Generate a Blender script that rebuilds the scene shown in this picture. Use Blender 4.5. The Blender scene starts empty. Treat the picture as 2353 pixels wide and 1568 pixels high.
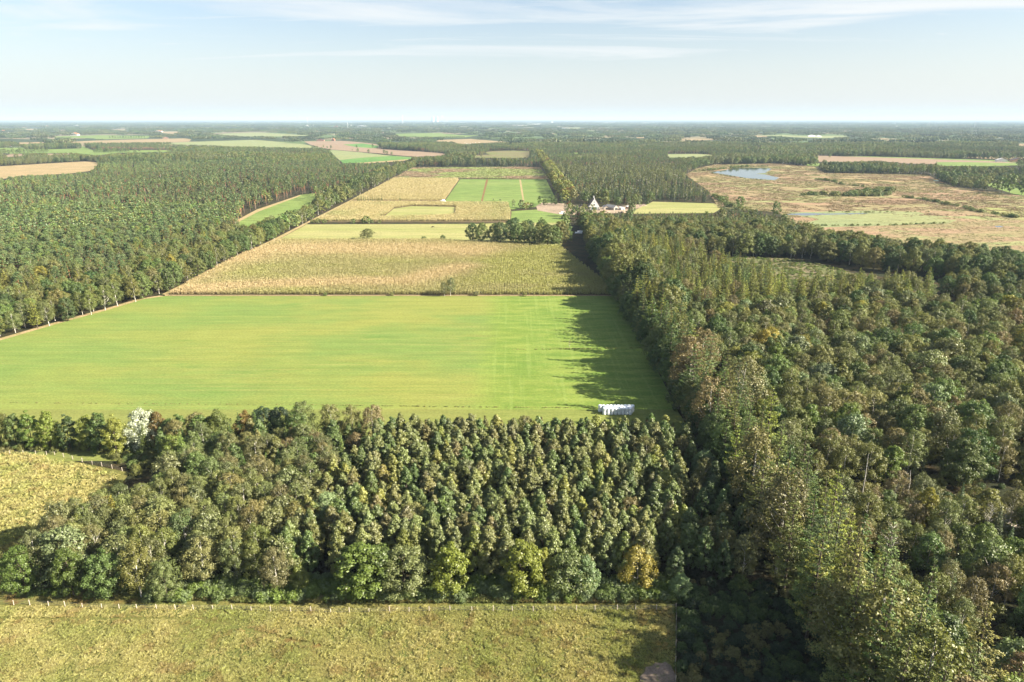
import bpy, math, random
import numpy as np
R = math.radians
random.seed(7)
rng = np.random.default_rng(11)
scene = bpy.context.scene

# ---------------------------------------------------------------- camera, sky, sun, exposure
CAM_H = 95.0
FPX = 24 / 36 * 2353.0                       # focal length in units of a 2353 px wide frame
CU, CV = 1176.5, 784.0
PITCH = math.atan((784 - 274) / FPX)
cam_d = bpy.data.cameras.new('camera'); cam = bpy.data.objects.new('camera', cam_d)
scene.collection.objects.link(cam); scene.camera = cam
cam_d.lens = 24; cam_d.sensor_width = 36; cam_d.clip_start = 0.5; cam_d.clip_end = 200000
cam.location = (0, 0, CAM_H); cam.rotation_euler = (R(90) - PITCH, 0, 0)

SUN_EL, SUN_AZ = 29.5, -13.0                 # azimuth from +X (camera right), negative = behind camera
sv = np.array([math.cos(R(SUN_EL)) * math.cos(R(SUN_AZ)), math.cos(R(SUN_EL)) * math.sin(R(SUN_AZ)), math.sin(R(SUN_EL))])
sd = bpy.data.lights.new('sun', 'SUN'); so = bpy.data.objects.new('sun', sd); scene.collection.objects.link(so)
sd.energy = 5.0; sd.angle = R(0.5); sd.color = (1.0, 0.92, 0.76)
from mathutils import Vector
so.rotation_euler = Vector(sv).to_track_quat('Z', 'Y').to_euler()

world = bpy.data.worlds.new('World'); scene.world = world; world.use_nodes = True
wt = world.node_tree; wt.nodes.clear()
def wn(t, **k):
    n = wt.nodes.new(t)
    for a, b in k.items(): setattr(n, a, b)
    return n
sky = wn('ShaderNodeTexSky', sky_type='NISHITA', sun_disc=False)
sky.sun_elevation = R(SUN_EL); sky.sun_rotation = R(90 - SUN_AZ)
sky.altitude = 100; sky.air_density = 1.0; sky.dust_density = 1.5; sky.ozone_density = 1.5
geo = wn('ShaderNodeNewGeometry'); sep = wn('ShaderNodeSeparateXYZ')
wt.links.new(geo.outputs['Incoming'], sep.inputs[0])
def wmath(op, a, b=None, c=None):
    n = wn('ShaderNodeMath', operation=op)
    for i, v in enumerate((a, b, c)):
        if v is None: continue
        if isinstance(v, (int, float)): n.inputs[i].default_value = v
        else: wt.links.new(v, n.inputs[i])
    return n.outputs[0]
zc = wmath('ABSOLUTE', sep.outputs[2])       # height of the view direction
zz = wmath('ADD', zc, 0.06)
cx = wmath('DIVIDE', sep.outputs[0], zz); cy = wmath('DIVIDE', sep.outputs[1], zz)
cmb = wn('ShaderNodeCombineXYZ'); wt.links.new(cx, cmb.inputs[0]); wt.links.new(cy, cmb.inputs[1])
def wnoise(scale, detail, dist, sx, sy, lo, hi, rough=.6, off=(0, 0, 0)):
    mp = wn('ShaderNodeMapping'); mp.inputs['Scale'].default_value = (sx, sy, 1); mp.inputs['Location'].default_value = off
    mp.inputs['Rotation'].default_value = (0, 0, R(8))
    wt.links.new(cmb.outputs[0], mp.inputs[0])
    n = wn('ShaderNodeTexNoise'); n.inputs['Scale'].default_value = scale; n.inputs['Detail'].default_value = detail
    n.inputs['Roughness'].default_value = rough; n.inputs['Distortion'].default_value = dist
    wt.links.new(mp.outputs[0], n.inputs['Vector'])
    mr = wn('ShaderNodeMapRange', interpolation_type='SMOOTHSTEP'); mr.inputs[1].default_value = lo; mr.inputs[2].default_value = hi
    wt.links.new(n.outputs[0], mr.inputs[0]); return mr.outputs[0]
c1 = wnoise(.55, 9, 1.1, .40, 1.3, .40, .70, .58, (3.1, 1.7, 0))
c2 = wnoise(1.3, 10, 1.6, .5, 2.6, .50, .76, .62, (7.7, 4.2, 2))
cl = wmath('MAXIMUM', wmath('MULTIPLY', c1, .95), wmath('MULTIPLY', c2, .8))
fade = wn('ShaderNodeMapRange', interpolation_type='SMOOTHSTEP'); fade.inputs[1].default_value = .01; fade.inputs[2].default_value = .10
wt.links.new(zc, fade.inputs[0])
cl = wmath('MULTIPLY', cl, wmath('MULTIPLY_ADD', fade.outputs[0], .75, .25))
veil = wn('ShaderNodeMapRange', interpolation_type='SMOOTHSTEP'); veil.inputs[1].default_value = .15; veil.inputs[2].default_value = 0.0
veil.inputs[3].default_value = .18; veil.inputs[4].default_value = .70
wt.links.new(zc, veil.inputs[0])
cov = wmath('MAXIMUM', cl, veil.outputs[0])
mixc = wn('ShaderNodeMix', data_type='RGBA'); wt.links.new(cov, mixc.inputs[0])
skm = wn('ShaderNodeMix', data_type='RGBA', blend_type='MULTIPLY'); skm.inputs[0].default_value = 1; wt.links.new(sky.outputs[0], skm.inputs[6]); skm.inputs[7].default_value = (.86, .885, .925, 1)
wt.links.new(skm.outputs[2], mixc.inputs[6]); mixc.inputs[7].default_value = (4.75, 4.92, 4.95, 1)
bg = wn('ShaderNodeBackground'); bg.inputs[1].default_value = 0.05
wt.links.new(mixc.outputs[2], bg.inputs[0])
wo = wn('ShaderNodeOutputWorld'); wt.links.new(bg.outputs[0], wo.inputs[0])

scene.view_settings.view_transform = 'Standard'; scene.view_settings.look = 'None'
scene.view_settings.exposure = 2.0; scene.view_settings.gamma = 1.0; scene.view_settings.use_curve_mapping = False
cy_ = scene.cycles
cy_.max_bounces = 6; cy_.diffuse_bounces = 2; cy_.glossy_bounces = 2; cy_.transmission_bounces = 3; cy_.volume_bounces = 0
cy_.transparent_max_bounces = 6; cy_.use_denoising = True; cy_.denoiser = 'OPENIMAGEDENOISE'; cy_.denoising_prefilter = 'ACCURATE'; cy_.denoising_input_passes = 'RGB_ALBEDO_NORMAL'; cy_.use_adaptive_sampling = False
cy_.sample_clamp_indirect = 4.0; cy_.caustics_reflective = False; cy_.caustics_refractive = False

# ---------------------------------------------------------------- geometry of the view: pixel on the ground <-> metres
CP, SP = math.cos(PITCH), math.sin(PITCH)
def G(u, v, z=0.0):
    a = (u - CU) / FPX; b = (v - CV) / FPX
    t = (CAM_H - z) / (SP + b * CP)
    return (a * t, (CP - b * SP) * t)
def GP(pts, z=0.0): return [G(u, v, z) for u, v in pts]
def proj(x, y, z):
    dz = z - CAM_H
    f = y * CP - dz * SP; up = y * SP + dz * CP
    f = np.maximum(f, 1e-3)
    return CU + FPX * x / f, CV - FPX * up / f
def inpoly(px, py, poly):
    inside = np.zeros(np.shape(px), bool); n = len(poly)
    j = n - 1
    for i in range(n):
        xi, yi = poly[i]; xj, yj = poly[j]
        if yi != yj:
            c = ((yi > py) != (yj > py)) & (px < (xj - xi) * (py - yi) / (yj - yi) + xi)
            inside ^= c
        j = i
    return inside
def vnoise(x, y, s, seed=0):
    """smooth value noise 0..1, s = cell size in metres"""
    x = np.asarray(x) / s + seed * 17.3; y = np.asarray(y) / s + seed * 5.9
    xi = np.floor(x).astype(np.int64); yi = np.floor(y).astype(np.int64); fx = x - xi; fy = y - yi
    fx = fx * fx * (3 - 2 * fx); fy = fy * fy * (3 - 2 * fy)
    def h(a, b):
        n = (a * 374761393 + b * 668265263 + seed * 362437) & 0x7fffffff
        n = ((n ^ (n >> 13)) * 1274126177) & 0x7fffffff
        return ((n ^ (n >> 16)) & 0xffff) / 65535.0
    return (h(xi, yi) * (1 - fx) + h(xi + 1, yi) * fx) * (1 - fy) + (h(xi, yi + 1) * (1 - fx) + h(xi + 1, yi + 1) * fx) * fy
def fnoise(x, y, s, seed=0): return .55 * vnoise(x, y, s, seed) + .3 * vnoise(x, y, s / 2.1, seed + 1) + .15 * vnoise(x, y, s / 4.3, seed + 2)

# ---------------------------------------------------------------- materials
def mat(name):
    m = bpy.data.materials.new(name); m.use_nodes = True; m.node_tree.nodes.clear()
    nt = m.node_tree
    out = nt.nodes.new('ShaderNodeOutputMaterial')
    return m, nt, out
class NT:
    def __init__(s, nt): s.nt = nt
    def n(s, t, **k):
        n = s.nt.nodes.new(t)
        for a, b in k.items(): setattr(n, a, b)
        return n
    def l(s, a, b): s.nt.links.new(a, b)
    def val(s, inp, v):
        if isinstance(v, (int, float)): inp.default_value = v
        elif isinstance(v, (tuple, list)): inp.default_value = (*v, 1) if len(v) == 3 and len(inp.default_value) == 4 else v
        else: s.l(v, inp)
    def math(s, op, a, b=None, c=None):
        n = s.n('ShaderNodeMath', operation=op)
        for i, v in enumerate((a, b, c)):
            if v is not None: s.val(n.inputs[i], v)
        return n.outputs[0]
    def mix(s, f, a, b, mode='MIX'):
        n = s.n('ShaderNodeMix', data_type='RGBA', blend_type=mode)
        s.val(n.inputs[0], f); s.val(n.inputs[6], a); s.val(n.inputs[7], b); return n.outputs[2]
    def mr(s, v, lo, hi, a=0., b=1.):
        n = s.n('ShaderNodeMapRange', interpolation_type='SMOOTHSTEP')
        s.l(v, n.inputs[0]); n.inputs[1].default_value = lo; n.inputs[2].default_value = hi; n.inputs[3].default_value = a; n.inputs[4].default_value = b
        return n.outputs[0]
    def pos(s): return s.n('ShaderNodeNewGeometry').outputs['Position']
    def noise(s, scale, detail=3, sx=1, sy=1, sz=1, rough=.55, dist=0, off=(0, 0, 0), rot=0):
        mp = s.n('ShaderNodeMapping'); mp.inputs['Scale'].default_value = (sx, sy, sz); mp.inputs['Location'].default_value = off; mp.inputs['Rotation'].default_value = (0, 0, rot)
        s.l(s.pos(), mp.inputs[0])
        n = s.n('ShaderNodeTexNoise'); n.inputs['Scale'].default_value = scale; n.inputs['Detail'].default_value = detail
        n.inputs['Roughness'].default_value = rough; n.inputs['Distortion'].default_value = dist
        s.l(mp.outputs[0], n.inputs['Vector']); return n.outputs[0]
    def xyz(s):
        n = s.n('ShaderNodeSeparateXYZ'); s.l(s.pos(), n.inputs[0]); return n.outputs
    def diffuse(s, col, out, bump=None, bd=.3, rough=1.0, spec=.1):
        n = s.n('ShaderNodeBsdfPrincipled'); s.val(n.inputs['Base Color'], col); s.val(n.inputs['Roughness'], rough)
        n.inputs['Specular IOR Level'].default_value = spec
        if bump is not None:
            b = s.n('ShaderNodeBump'); b.inputs['Strength'].default_value = 1.0; b.inputs['Distance'].default_value = bd
            s.l(bump, b.inputs['Height']); s.l(b.outputs[0], n.inputs['Normal'])
        s.l(n.outputs[0], out.inputs[0]); return n

ALB = .74
def leaf_mat(name, pale=0.0, transl=.25, lo=.72, hi=1.3):
    m, nt, out = mat(name); t = NT(nt)
    a = t.n('ShaderNodeAttribute', attribute_type='INSTANCER', attribute_name='tone')
    lf = t.n('ShaderNodeAttribute', attribute_type='GEOMETRY', attribute_name='leaf')
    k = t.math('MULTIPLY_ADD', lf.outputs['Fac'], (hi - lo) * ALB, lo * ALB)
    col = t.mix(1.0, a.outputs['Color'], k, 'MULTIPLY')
    # a few leaves turned so that their pale or yellowed side shows
    mk = t.math('GREATER_THAN', lf.outputs['Fac'], .88)
    col = t.mix(t.math('MULTIPLY', mk, max(0, .2 + pale)), col, t.mix(.5, col, (.26, .25, .13)))
    warm = t.math('LESS_THAN', lf.outputs['Fac'], .05)
    col = t.mix(t.math('MULTIPLY', warm, .4), col, (.13, .075, .03))
    d = t.n('ShaderNodeBsdfDiffuse'); t.l(col, d.inputs[0])
    tr = t.n('ShaderNodeBsdfTranslucent'); t.l(t.mix(1.0, col, (1.25, 1.3, .75), 'MULTIPLY'), tr.inputs[0])
    g = t.n('ShaderNodeBsdfGlossy'); g.inputs['Roughness'].default_value = .5; g.inputs[0].default_value = (.9, .9, .85, 1)
    mx = t.n('ShaderNodeMixShader'); mx.inputs[0].default_value = transl; t.l(d.outputs[0], mx.inputs[1]); t.l(tr.outputs[0], mx.inputs[2])
    m2 = t.n('ShaderNodeMixShader'); m2.inputs[0].default_value = .03 + max(0, pale) * .05; t.l(mx.outputs[0], m2.inputs[1]); t.l(g.outputs[0], m2.inputs[2])
    t.l(m2.outputs[0], out.inputs[0]); return m
def bark_mat(name, base, light=None, scale=1.5, top=None):
    m, nt, out = mat(name); t = NT(nt)
    tc = t.n('ShaderNodeTexCoord'); mp = t.n('ShaderNodeMapping'); mp.inputs['Scale'].default_value = (3, 3, scale); t.l(tc.outputs['Object'], mp.inputs[0])
    n = t.n('ShaderNodeTexNoise'); n.inputs['Scale'].default_value = 2.0; n.inputs['Detail'].default_value = 4; t.l(mp.outputs[0], n.inputs['Vector'])
    col = t.mix(t.mr(n.outputs[0], .42, .56), base, light or tuple(min(1, c * 1.8) for c in base))
    if top:
        sp = t.n('ShaderNodeSeparateXYZ'); t.l(tc.outputs['Object'], sp.inputs[0])
        col = t.mix(t.mr(sp.outputs[2], 3, 8), col, top)
    t.diffuse(col, out, bump=n.outputs[0], bd=.02); return m
def plain_mat(name, col, var=.15, scale=3, rough=.8, spec=.3, metal=0):
    m, nt, out = mat(name); t = NT(nt)
    n = t.noise(scale, 4)
    c = t.mix(t.mr(n, .35, .65), tuple(c * (1 - var) for c in col), tuple(min(1, c * (1 + var)) for c in col))
    p = t.diffuse(c, out, rough=rough, spec=spec); p.inputs['Metallic'].default_value = metal; return m

ML = {k: leaf_mat('leaves_' + k, *a) for k, a in dict(broadleaf=(.4, .25, .7, 1.4), birch=(.05, .22, .7, 1.3), oak=(.05, .22), pine=(-.2, .1, .8, 1.75), conifer=(-.2, .12, .30, 1.65), larch=(-.15, .22, .65, 1.4),
     spruce=(-.2, .08), maple=(.05, .35), poplar=(.2, .3), willow=(.3, .25), grass=(.0, .3, .5, 1.45), maize=(.0, .3, .82, 1.18), heather=(0, .15, .6, 1.4)).items()}
MB = dict(dark=bark_mat('bark_dark', (.055, .042, .03), (.11, .09, .07)), birch=bark_mat('bark_birch', (.10, .085, .07), (.72, .68, .60), 5.0),
          pine=bark_mat('bark_pine', (.10, .07, .05), (.17, .12, .09), 1.5, (.34, .17, .085)), grey=bark_mat('bark_grey', (.22, .20, .17), (.36, .33, .29)))

# ---------------------------------------------------------------- mesh helpers
def mesh_from(name, V, polys, mats, matidx=None, leaf=None, smooth=False):
    """polys: list of int arrays (n,k) of one k each"""
    me = bpy.data.meshes.new(name)
    V = np.asarray(V, np.float32)
    me.vertices.add(len(V)); me.vertices.foreach_set('co', V.ravel())
    loops = np.concatenate([p.ravel() for p in polys]).astype(np.int32)
    tot = np.concatenate([np.full(len(p), p.shape[1], np.int32) for p in polys])
    start = np.concatenate([[0], np.cumsum(tot)[:-1]]).astype(np.int32)
    me.loops.add(len(loops)); me.loops.foreach_set('vertex_index', loops)
    me.polygons.add(len(tot)); me.polygons.foreach_set('loop_start', start); me.polygons.foreach_set('loop_total', tot)
    for m in mats: me.materials.append(m)
    if matidx is not None: me.polygons.foreach_set('material_index', np.asarray(matidx, np.int32))
    if smooth: me.polygons.foreach_set('use_smooth', np.ones(len(tot), bool))
    if leaf is not None:
        at = me.attributes.new('leaf', 'FLOAT', 'FACE'); at.data.foreach_set('value', np.asarray(leaf, np.float32))
    me.update(calc_edges=True); return me
class Leaves:
    def __init__(s): s.c = []; s.n = []; s.s = []; s.a = []; s.d = []; s.v = []
    def add(s, c, n, size, aspect=.7, dirs=None, val=None):
        c = np.atleast_2d(c); k = len(c)
        s.c.append(c); s.n.append(n); s.s.append(np.broadcast_to(size, (k,)).astype(float)); s.a.append(np.broadcast_to(aspect, (k,)).astype(float))
        s.v.append(rng.random(k) if val is None else val)
        s.d.append(dirs if dirs is not None else rng.normal(size=(k, 3)))
    def build(s):
        c = np.concatenate(s.c); n = np.concatenate(s.n); S = np.concatenate(s.s)[:, None]; A = np.concatenate(s.a)[:, None]; d = np.concatenate(s.d)
        n = n / (np.linalg.norm(n, axis=1, keepdims=True) + 1e-9)
        t = d - n * np.sum(d * n, 1, keepdims=True); t /= np.linalg.norm(t, axis=1, keepdims=True) + 1e-9
        b = np.cross(n, t); k = len(c)
        j = lambda: rng.uniform(.75, 1.25, (k, 1))
        P = np.stack([c - t * S * .5 * j(), c - b * S * A * .5 * j(), c + t * S * .5 * j(), c + b * S * A * .5 * j()], 1).reshape(-1, 3)
        return P, np.arange(4 * k).reshape(k, 4), np.concatenate(s.v)
def tube(path, radii, n=5):
    """tapered tube along a path -> verts, quads"""
    path = np.asarray(path, float); V = []
    for i, p in enumerate(path):
        d = path[min(i + 1, len(path) - 1)] - path[max(i - 1, 0)]; d /= np.linalg.norm(d) + 1e-9
        a = np.cross(d, (0, 1, 0) if abs(d[1]) < .9 else (1, 0, 0)); a /= np.linalg.norm(a); b = np.cross(d, a)
        for k in range(n):
            w = 2 * math.pi * k / n; V.append(p + radii[i] * (a * math.cos(w) + b * math.sin(w)))
    F = [[i * n + k, i * n + (k + 1) % n, (i + 1) * n + (k + 1) % n, (i + 1) * n + k] for i in range(len(path) - 1) for k in range(n)]
    return np.array(V), np.array(F)
class Wood:
    def __init__(s): s.V = []; s.F = []; s.o = 0
    def add(s, path, radii, n=5):
        v, f = tube(path, radii, n); s.V.append(v); s.F.append(f + s.o); s.o += len(v)
    def build(s): return np.concatenate(s.V), np.concatenate(s.F)
def unit(v): return v / (np.linalg.norm(v, axis=-1, keepdims=True) + 1e-9)

# ---------------------------------------------------------------- tree builders: return (wood, leaves)
def broad(H, W, base, nb, lpb, ls, br=.33, top=.6, flat=.8, wild=.15, limbs=6, trunk_r=None, lean=0, topk=2.0, droop=0.):
    L = Leaves(); Wd = Wood(); tr = trunk_r or H * .014
    cb = H * base; ch = H - cb; ph = rng.uniform(0, 6.28)
    bend = rng.normal(0, .02 * H, 2)
    ax = lambda z: np.array([bend[0] * (z / H) ** 2 + lean * z, bend[1] * (z / H) ** 2, z])
    Wd.add([ax(z) for z in np.linspace(-.3, H * .93, 7)], np.linspace(tr * 1.25, tr * .25, 7), 6)
    for i in range(nb):
        t = (i + .5) / nb; t = t ** .85
        env = (min(1, (t + .12) / .38)) ** .7 * max(0, 1 - max(0, (t - .3) / .72) ** topk) ** top
        a = ph + i * 2.39996 + rng.normal(0, .25)
        rr = W * env * rng.uniform(.42, .88); z = cb + t * ch * .94
        rb = W * br * rng.uniform(.75, 1.25) * (.65 + .35 * env)
        c = ax(z) + np.array([math.cos(a) * rr, math.sin(a) * rr, rng.normal(0, .03 * H)])
        out = unit(c - ax(z * .75 + cb * .1))
        d = unit(rng.normal(size=(lpb, 3)) + out * .9 + np.array([0, 0, .35]))
        r = rb * rng.uniform(.55, 1.08, (lpb, 1)) ** .8
        p = c + d * r * np.array([1, 1, flat]) + rng.normal(0, rb * wild, (lpb, 3))
        if droop: p[:, 2] -= droop * rng.random(lpb) * rb
        L.add(p, unit(d + rng.normal(0, .36, (lpb, 3))), ls * rng.uniform(.7, 1.3, lpb), .75, None, rng.random() * .35 + rng.random(lpb) * .65)
        if i % max(1, nb // limbs) == 0:
            z0 = max(cb * .8, z - rr * .8 - .1 * H)
            Wd.add([ax(z0), ax((z0 + z) / 2) + (c - ax(z)) * .55, c], [tr * .5, tr * .3, tr * .08], 4)
    return Wd, L
def scots_pine(H, W, nb, lpb, ls):
    L = Leaves(); Wd = Wood(); bend = rng.normal(0, .03 * H, 2)
    ax = lambda z: np.array([bend[0] * (z / H) ** 2, bend[1] * (z / H) ** 2, z])
    Wd.add([ax(z) for z in np.linspace(-.3, H * .95, 7)], np.linspace(H * .015, H * .004, 7), 6)
    for i in range(nb):
        t = (i + .5) / nb; a = i * 2.39996 + rng.normal(0, .3)
        z = H * (.58 + .40 * t); rr = W * (1 - .75 * t ** 1.6) * rng.uniform(.35, .9); rb = W * .38 * rng.uniform(.7, 1.2)
        c = ax(z) + np.array([math.cos(a) * rr, math.sin(a) * rr, rr * .15])
        d = unit(rng.normal(size=(lpb, 3)) + np.array([0, 0, .8])); p = c + d * rb * rng.uniform(.4, 1.05, (lpb, 1)) * np.array([1, 1, .42])
        L.add(p, unit(d * [.6, .6, 1] + rng.normal(0, .5, (lpb, 3))), ls * rng.uniform(.7, 1.3, lpb), .6)
        if i % 2 == 0: Wd.add([ax(z - .06 * H), c - [0, 0, rb * .3]], [H * .005, H * .0015], 4)
    return Wd, L
def whorled(H, W, base, levels, per, ppb, ls, rise=.25, droopy=0., gap=.0, tuft=.35, shape=.9, aspect=.45, ragged=.25):
    """conifer with tiers of branches: plumes of needles carried along each branch"""
    L = Leaves(); Wd = Wood()
    Wd.add([(0, 0, z) for z in np.linspace(-.3, H * .99, 6)], np.linspace(H * .013, H * .0015, 6), 6)
    for i in range(levels):
        t = (i + rng.uniform(.2, .8)) / levels; z = H * (base + (1 - base) * t)
        Lb = W * ((1 - t) ** shape) * min(1, .55 + t * 2.2) + .15
        k = max(3, int(round(per * (1 - .35 * t)))); a0 = rng.uniform(0, 6.28)
        for j in range(k):
            if rng.random() < gap: continue
            a = a0 + j * 6.283 / k + rng.normal(0, .2); lb = Lb * rng.uniform(1 - ragged * 1.6, 1 + ragged)
            n = max(3, int(ppb * lb / W)); s = rng.uniform(.12, 1, n) ** .75
            dirh = np.array([math.cos(a), math.sin(a), 0]); side = np.array([-dirh[1], dirh[0], 0])
            zz = z + lb * (rise * s ** 1.6 - droopy * s) 
            wdt = tuft * lb * (.25 + .75 * np.sin(np.pi * np.clip(s * .85 + .1, 0, 1)))
            p = dirh * (s * lb)[:, None] + side * (rng.normal(0, .55, n) * wdt)[:, None]; p[:, 2] = zz + rng.normal(0, .10 * lb * tuft + .05, n)
            dr = unit(dirh + side * rng.normal(0, .5, (n, 1)) + np.array([0, 0, rise * .8 - droopy]))
            L.add(p, unit(np.array([0, 0, 1.]) + rng.normal(0, .5, (n, 3)) + dirh * .35), ls * rng.uniform(.7, 1.35, n), aspect, dr, np.clip(s ** 1.3 * .75 + rng.random(n) * .35 - .08, 0, 1))  # lighter needles towards branch tips: highlights put into the leaf colour
            if j % 2 == 0 and lb > .8: Wd.add([(0, 0, z), dirh * lb * .8 + [0, 0, z + lb * (rise * .7 - droopy * .8)]], [H * .0028, H * .0008], 3)
    n = 14; L.add(np.c_[rng.normal(0, .12, (n, 2)), H * rng.uniform(.95, 1.0, n)], rng.normal(size=(n, 3)), ls * .8, .5, np.tile([0, 0, 1.], (n, 1)))
    return Wd, L
def bare(H, W, n=46, leafn=500):
    L = Leaves(); Wd = Wood(); Wd.add([(0, 0, z) for z in np.linspace(-.3, H * .9, 6)], np.linspace(H * .012, H * .002, 6), 5)
    for i in range(n):
        t = rng.uniform(.25, .95); z = H * t; a = rng.uniform(0, 6.28); l = W * (1.25 - t) * rng.uniform(.6, 1)
        e = np.array([math.cos(a) * l, math.sin(a) * l, z + l * rng.uniform(.6, 1.2)])
        Wd.add([(0, 0, z), e * [.5, .5, 1] + [0, 0, -(e[2] - z) * .45], e], [H * .004, H * .0025, H * .0008], 3)
        k = leafn // n; L.add(e + rng.normal(0, W * .22, (k, 3)), rng.normal(size=(k, 3)), .22, .7)
    return Wd, L

# kind -> (H nominal, list of near variants, list of mid variants, leaf mat, bark mat)
KIND = {}
def make_kind(k, H, near, mid, leafm, barkm, nv=4, mv=3):
    def asm(fn, tag, i):
        w, l = fn(); wv, wf = w.build(); lv, lf, lr = l.build()
        crown = mesh_from('%s_crown' % k, lv, [lf], [ML[leafm]], leaf=lr)
        trunk = mesh_from('%s_trunk' % k, wv, [wf], [MB[barkm]], smooth=True)
        V = np.concatenate([lv, wv]); whole = mesh_from('%s_whole' % k, V, [lf, wf + len(lv)], [ML[leafm], MB[barkm]], np.r_[np.zeros(len(lf)), np.ones(len(wf))], np.r_[lr, np.ones(len(wf)) * .5])
        return crown, trunk, whole
    KIND[k] = dict(H=H, near=[asm(near, 'n', i) for i in range(nv)], mid=[asm(mid, 'm', i) for i in range(mv)])
u = rng.uniform
make_kind('broadleaf_tree', 11.5, lambda: broad(11.5, u(2.4, 3.0), .12, 70, 124, .28, .235, .85, .95, .2, topk=1.5), lambda: broad(11.5, 3.1, .2, 24, 26, .85, .32, .8, .9, limbs=3), 'broadleaf', 'dark', 6)
make_kind('birch_tree', 13, lambda: broad(13, u(3.1, 4.3), .22, 58, 112, .255, .23, .55, .85, .26, 10, .14, droop=.5), lambda: broad(13, 3.6, .26, 20, 26, .75, .32, .6, .9, .2, 4, .13), 'birch', 'birch', 6)
make_kind('young_birch_tree', 9, lambda: broad(9, u(1.5, 1.9), .08, 30, 80, .28, .34, .9, 1.1, .2, 4, .07, topk=1.2), lambda: broad(9, 1.7, .08, 14, 24, .65, .36, .9, 1.1, limbs=3), 'birch', 'birch', 3)
make_kind('oak_tree', 14, lambda: broad(14, u(4.8, 6.0), .12, 88, 128, .33, .20, .5, .85, .18, 9), lambda: broad(14, 5.2, .18, 26, 30, 1.1, .3, .5, .85, limbs=4), 'oak', 'dark', 5)
make_kind('maple_tree', 11.5, lambda: broad(11.5, u(2.9, 3.4), .08, 66, 120, .31, .235, .7, .75, .2), lambda: broad(11.5, 3.1, .1, 22, 28, .95, .32, .7, .8, limbs=3), 'maple', 'dark', 4)
make_kind('willow_tree', 9, lambda: broad(9, u(3.4, 4.0), .05, 60, 120, .28, .26, .55, .9, .22), lambda: broad(9, 3.7, .05, 20, 26, .9, .32, .55, .9, limbs=3), 'willow', 'grey', 3)
make_kind('pine_tree', 16, lambda: scots_pine(16, u(2.8, 3.5), 22, 90, .42), lambda: scots_pine(16, 3.2, 11, 26, 1.0), 'pine', 'pine', 5)
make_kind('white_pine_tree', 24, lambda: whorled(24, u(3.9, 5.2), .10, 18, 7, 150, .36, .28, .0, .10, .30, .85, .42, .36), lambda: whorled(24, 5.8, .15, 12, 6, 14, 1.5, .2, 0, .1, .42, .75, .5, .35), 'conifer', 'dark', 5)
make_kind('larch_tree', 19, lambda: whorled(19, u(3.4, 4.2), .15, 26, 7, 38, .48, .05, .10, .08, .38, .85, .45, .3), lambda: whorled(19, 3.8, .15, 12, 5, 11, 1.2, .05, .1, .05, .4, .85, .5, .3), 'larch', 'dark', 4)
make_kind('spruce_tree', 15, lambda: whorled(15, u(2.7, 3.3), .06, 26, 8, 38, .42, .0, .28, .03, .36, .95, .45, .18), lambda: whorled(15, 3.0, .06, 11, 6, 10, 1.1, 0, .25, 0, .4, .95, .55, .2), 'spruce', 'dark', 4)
make_kind('poplar_tree', 20, lambda: broad(20, u(3.2, 3.8), .16, 50, 90, .45, .3, .6, 1.1, .15), lambda: broad(20, 3.5, .16, 24, 28, 1.1, .33, .6, 1.1, limbs=3), 'poplar', 'grey', 3)
make_kind('bare_tree', 10, lambda: bare(10, 3.0), lambda: bare(10, 3.0, 16, 60), 'birch', 'birch', 2, 1)
make_kind('bush', 2.2, lambda: broad(2.2, 1.5, .0, 18, 60, .24, .42, .5, .8, .2, 3, .03), lambda: broad(2.2, 1.5, 0, 10, 16, .5, .45, .5, .8, limbs=3), 'oak', 'dark', 4, 2)

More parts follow.
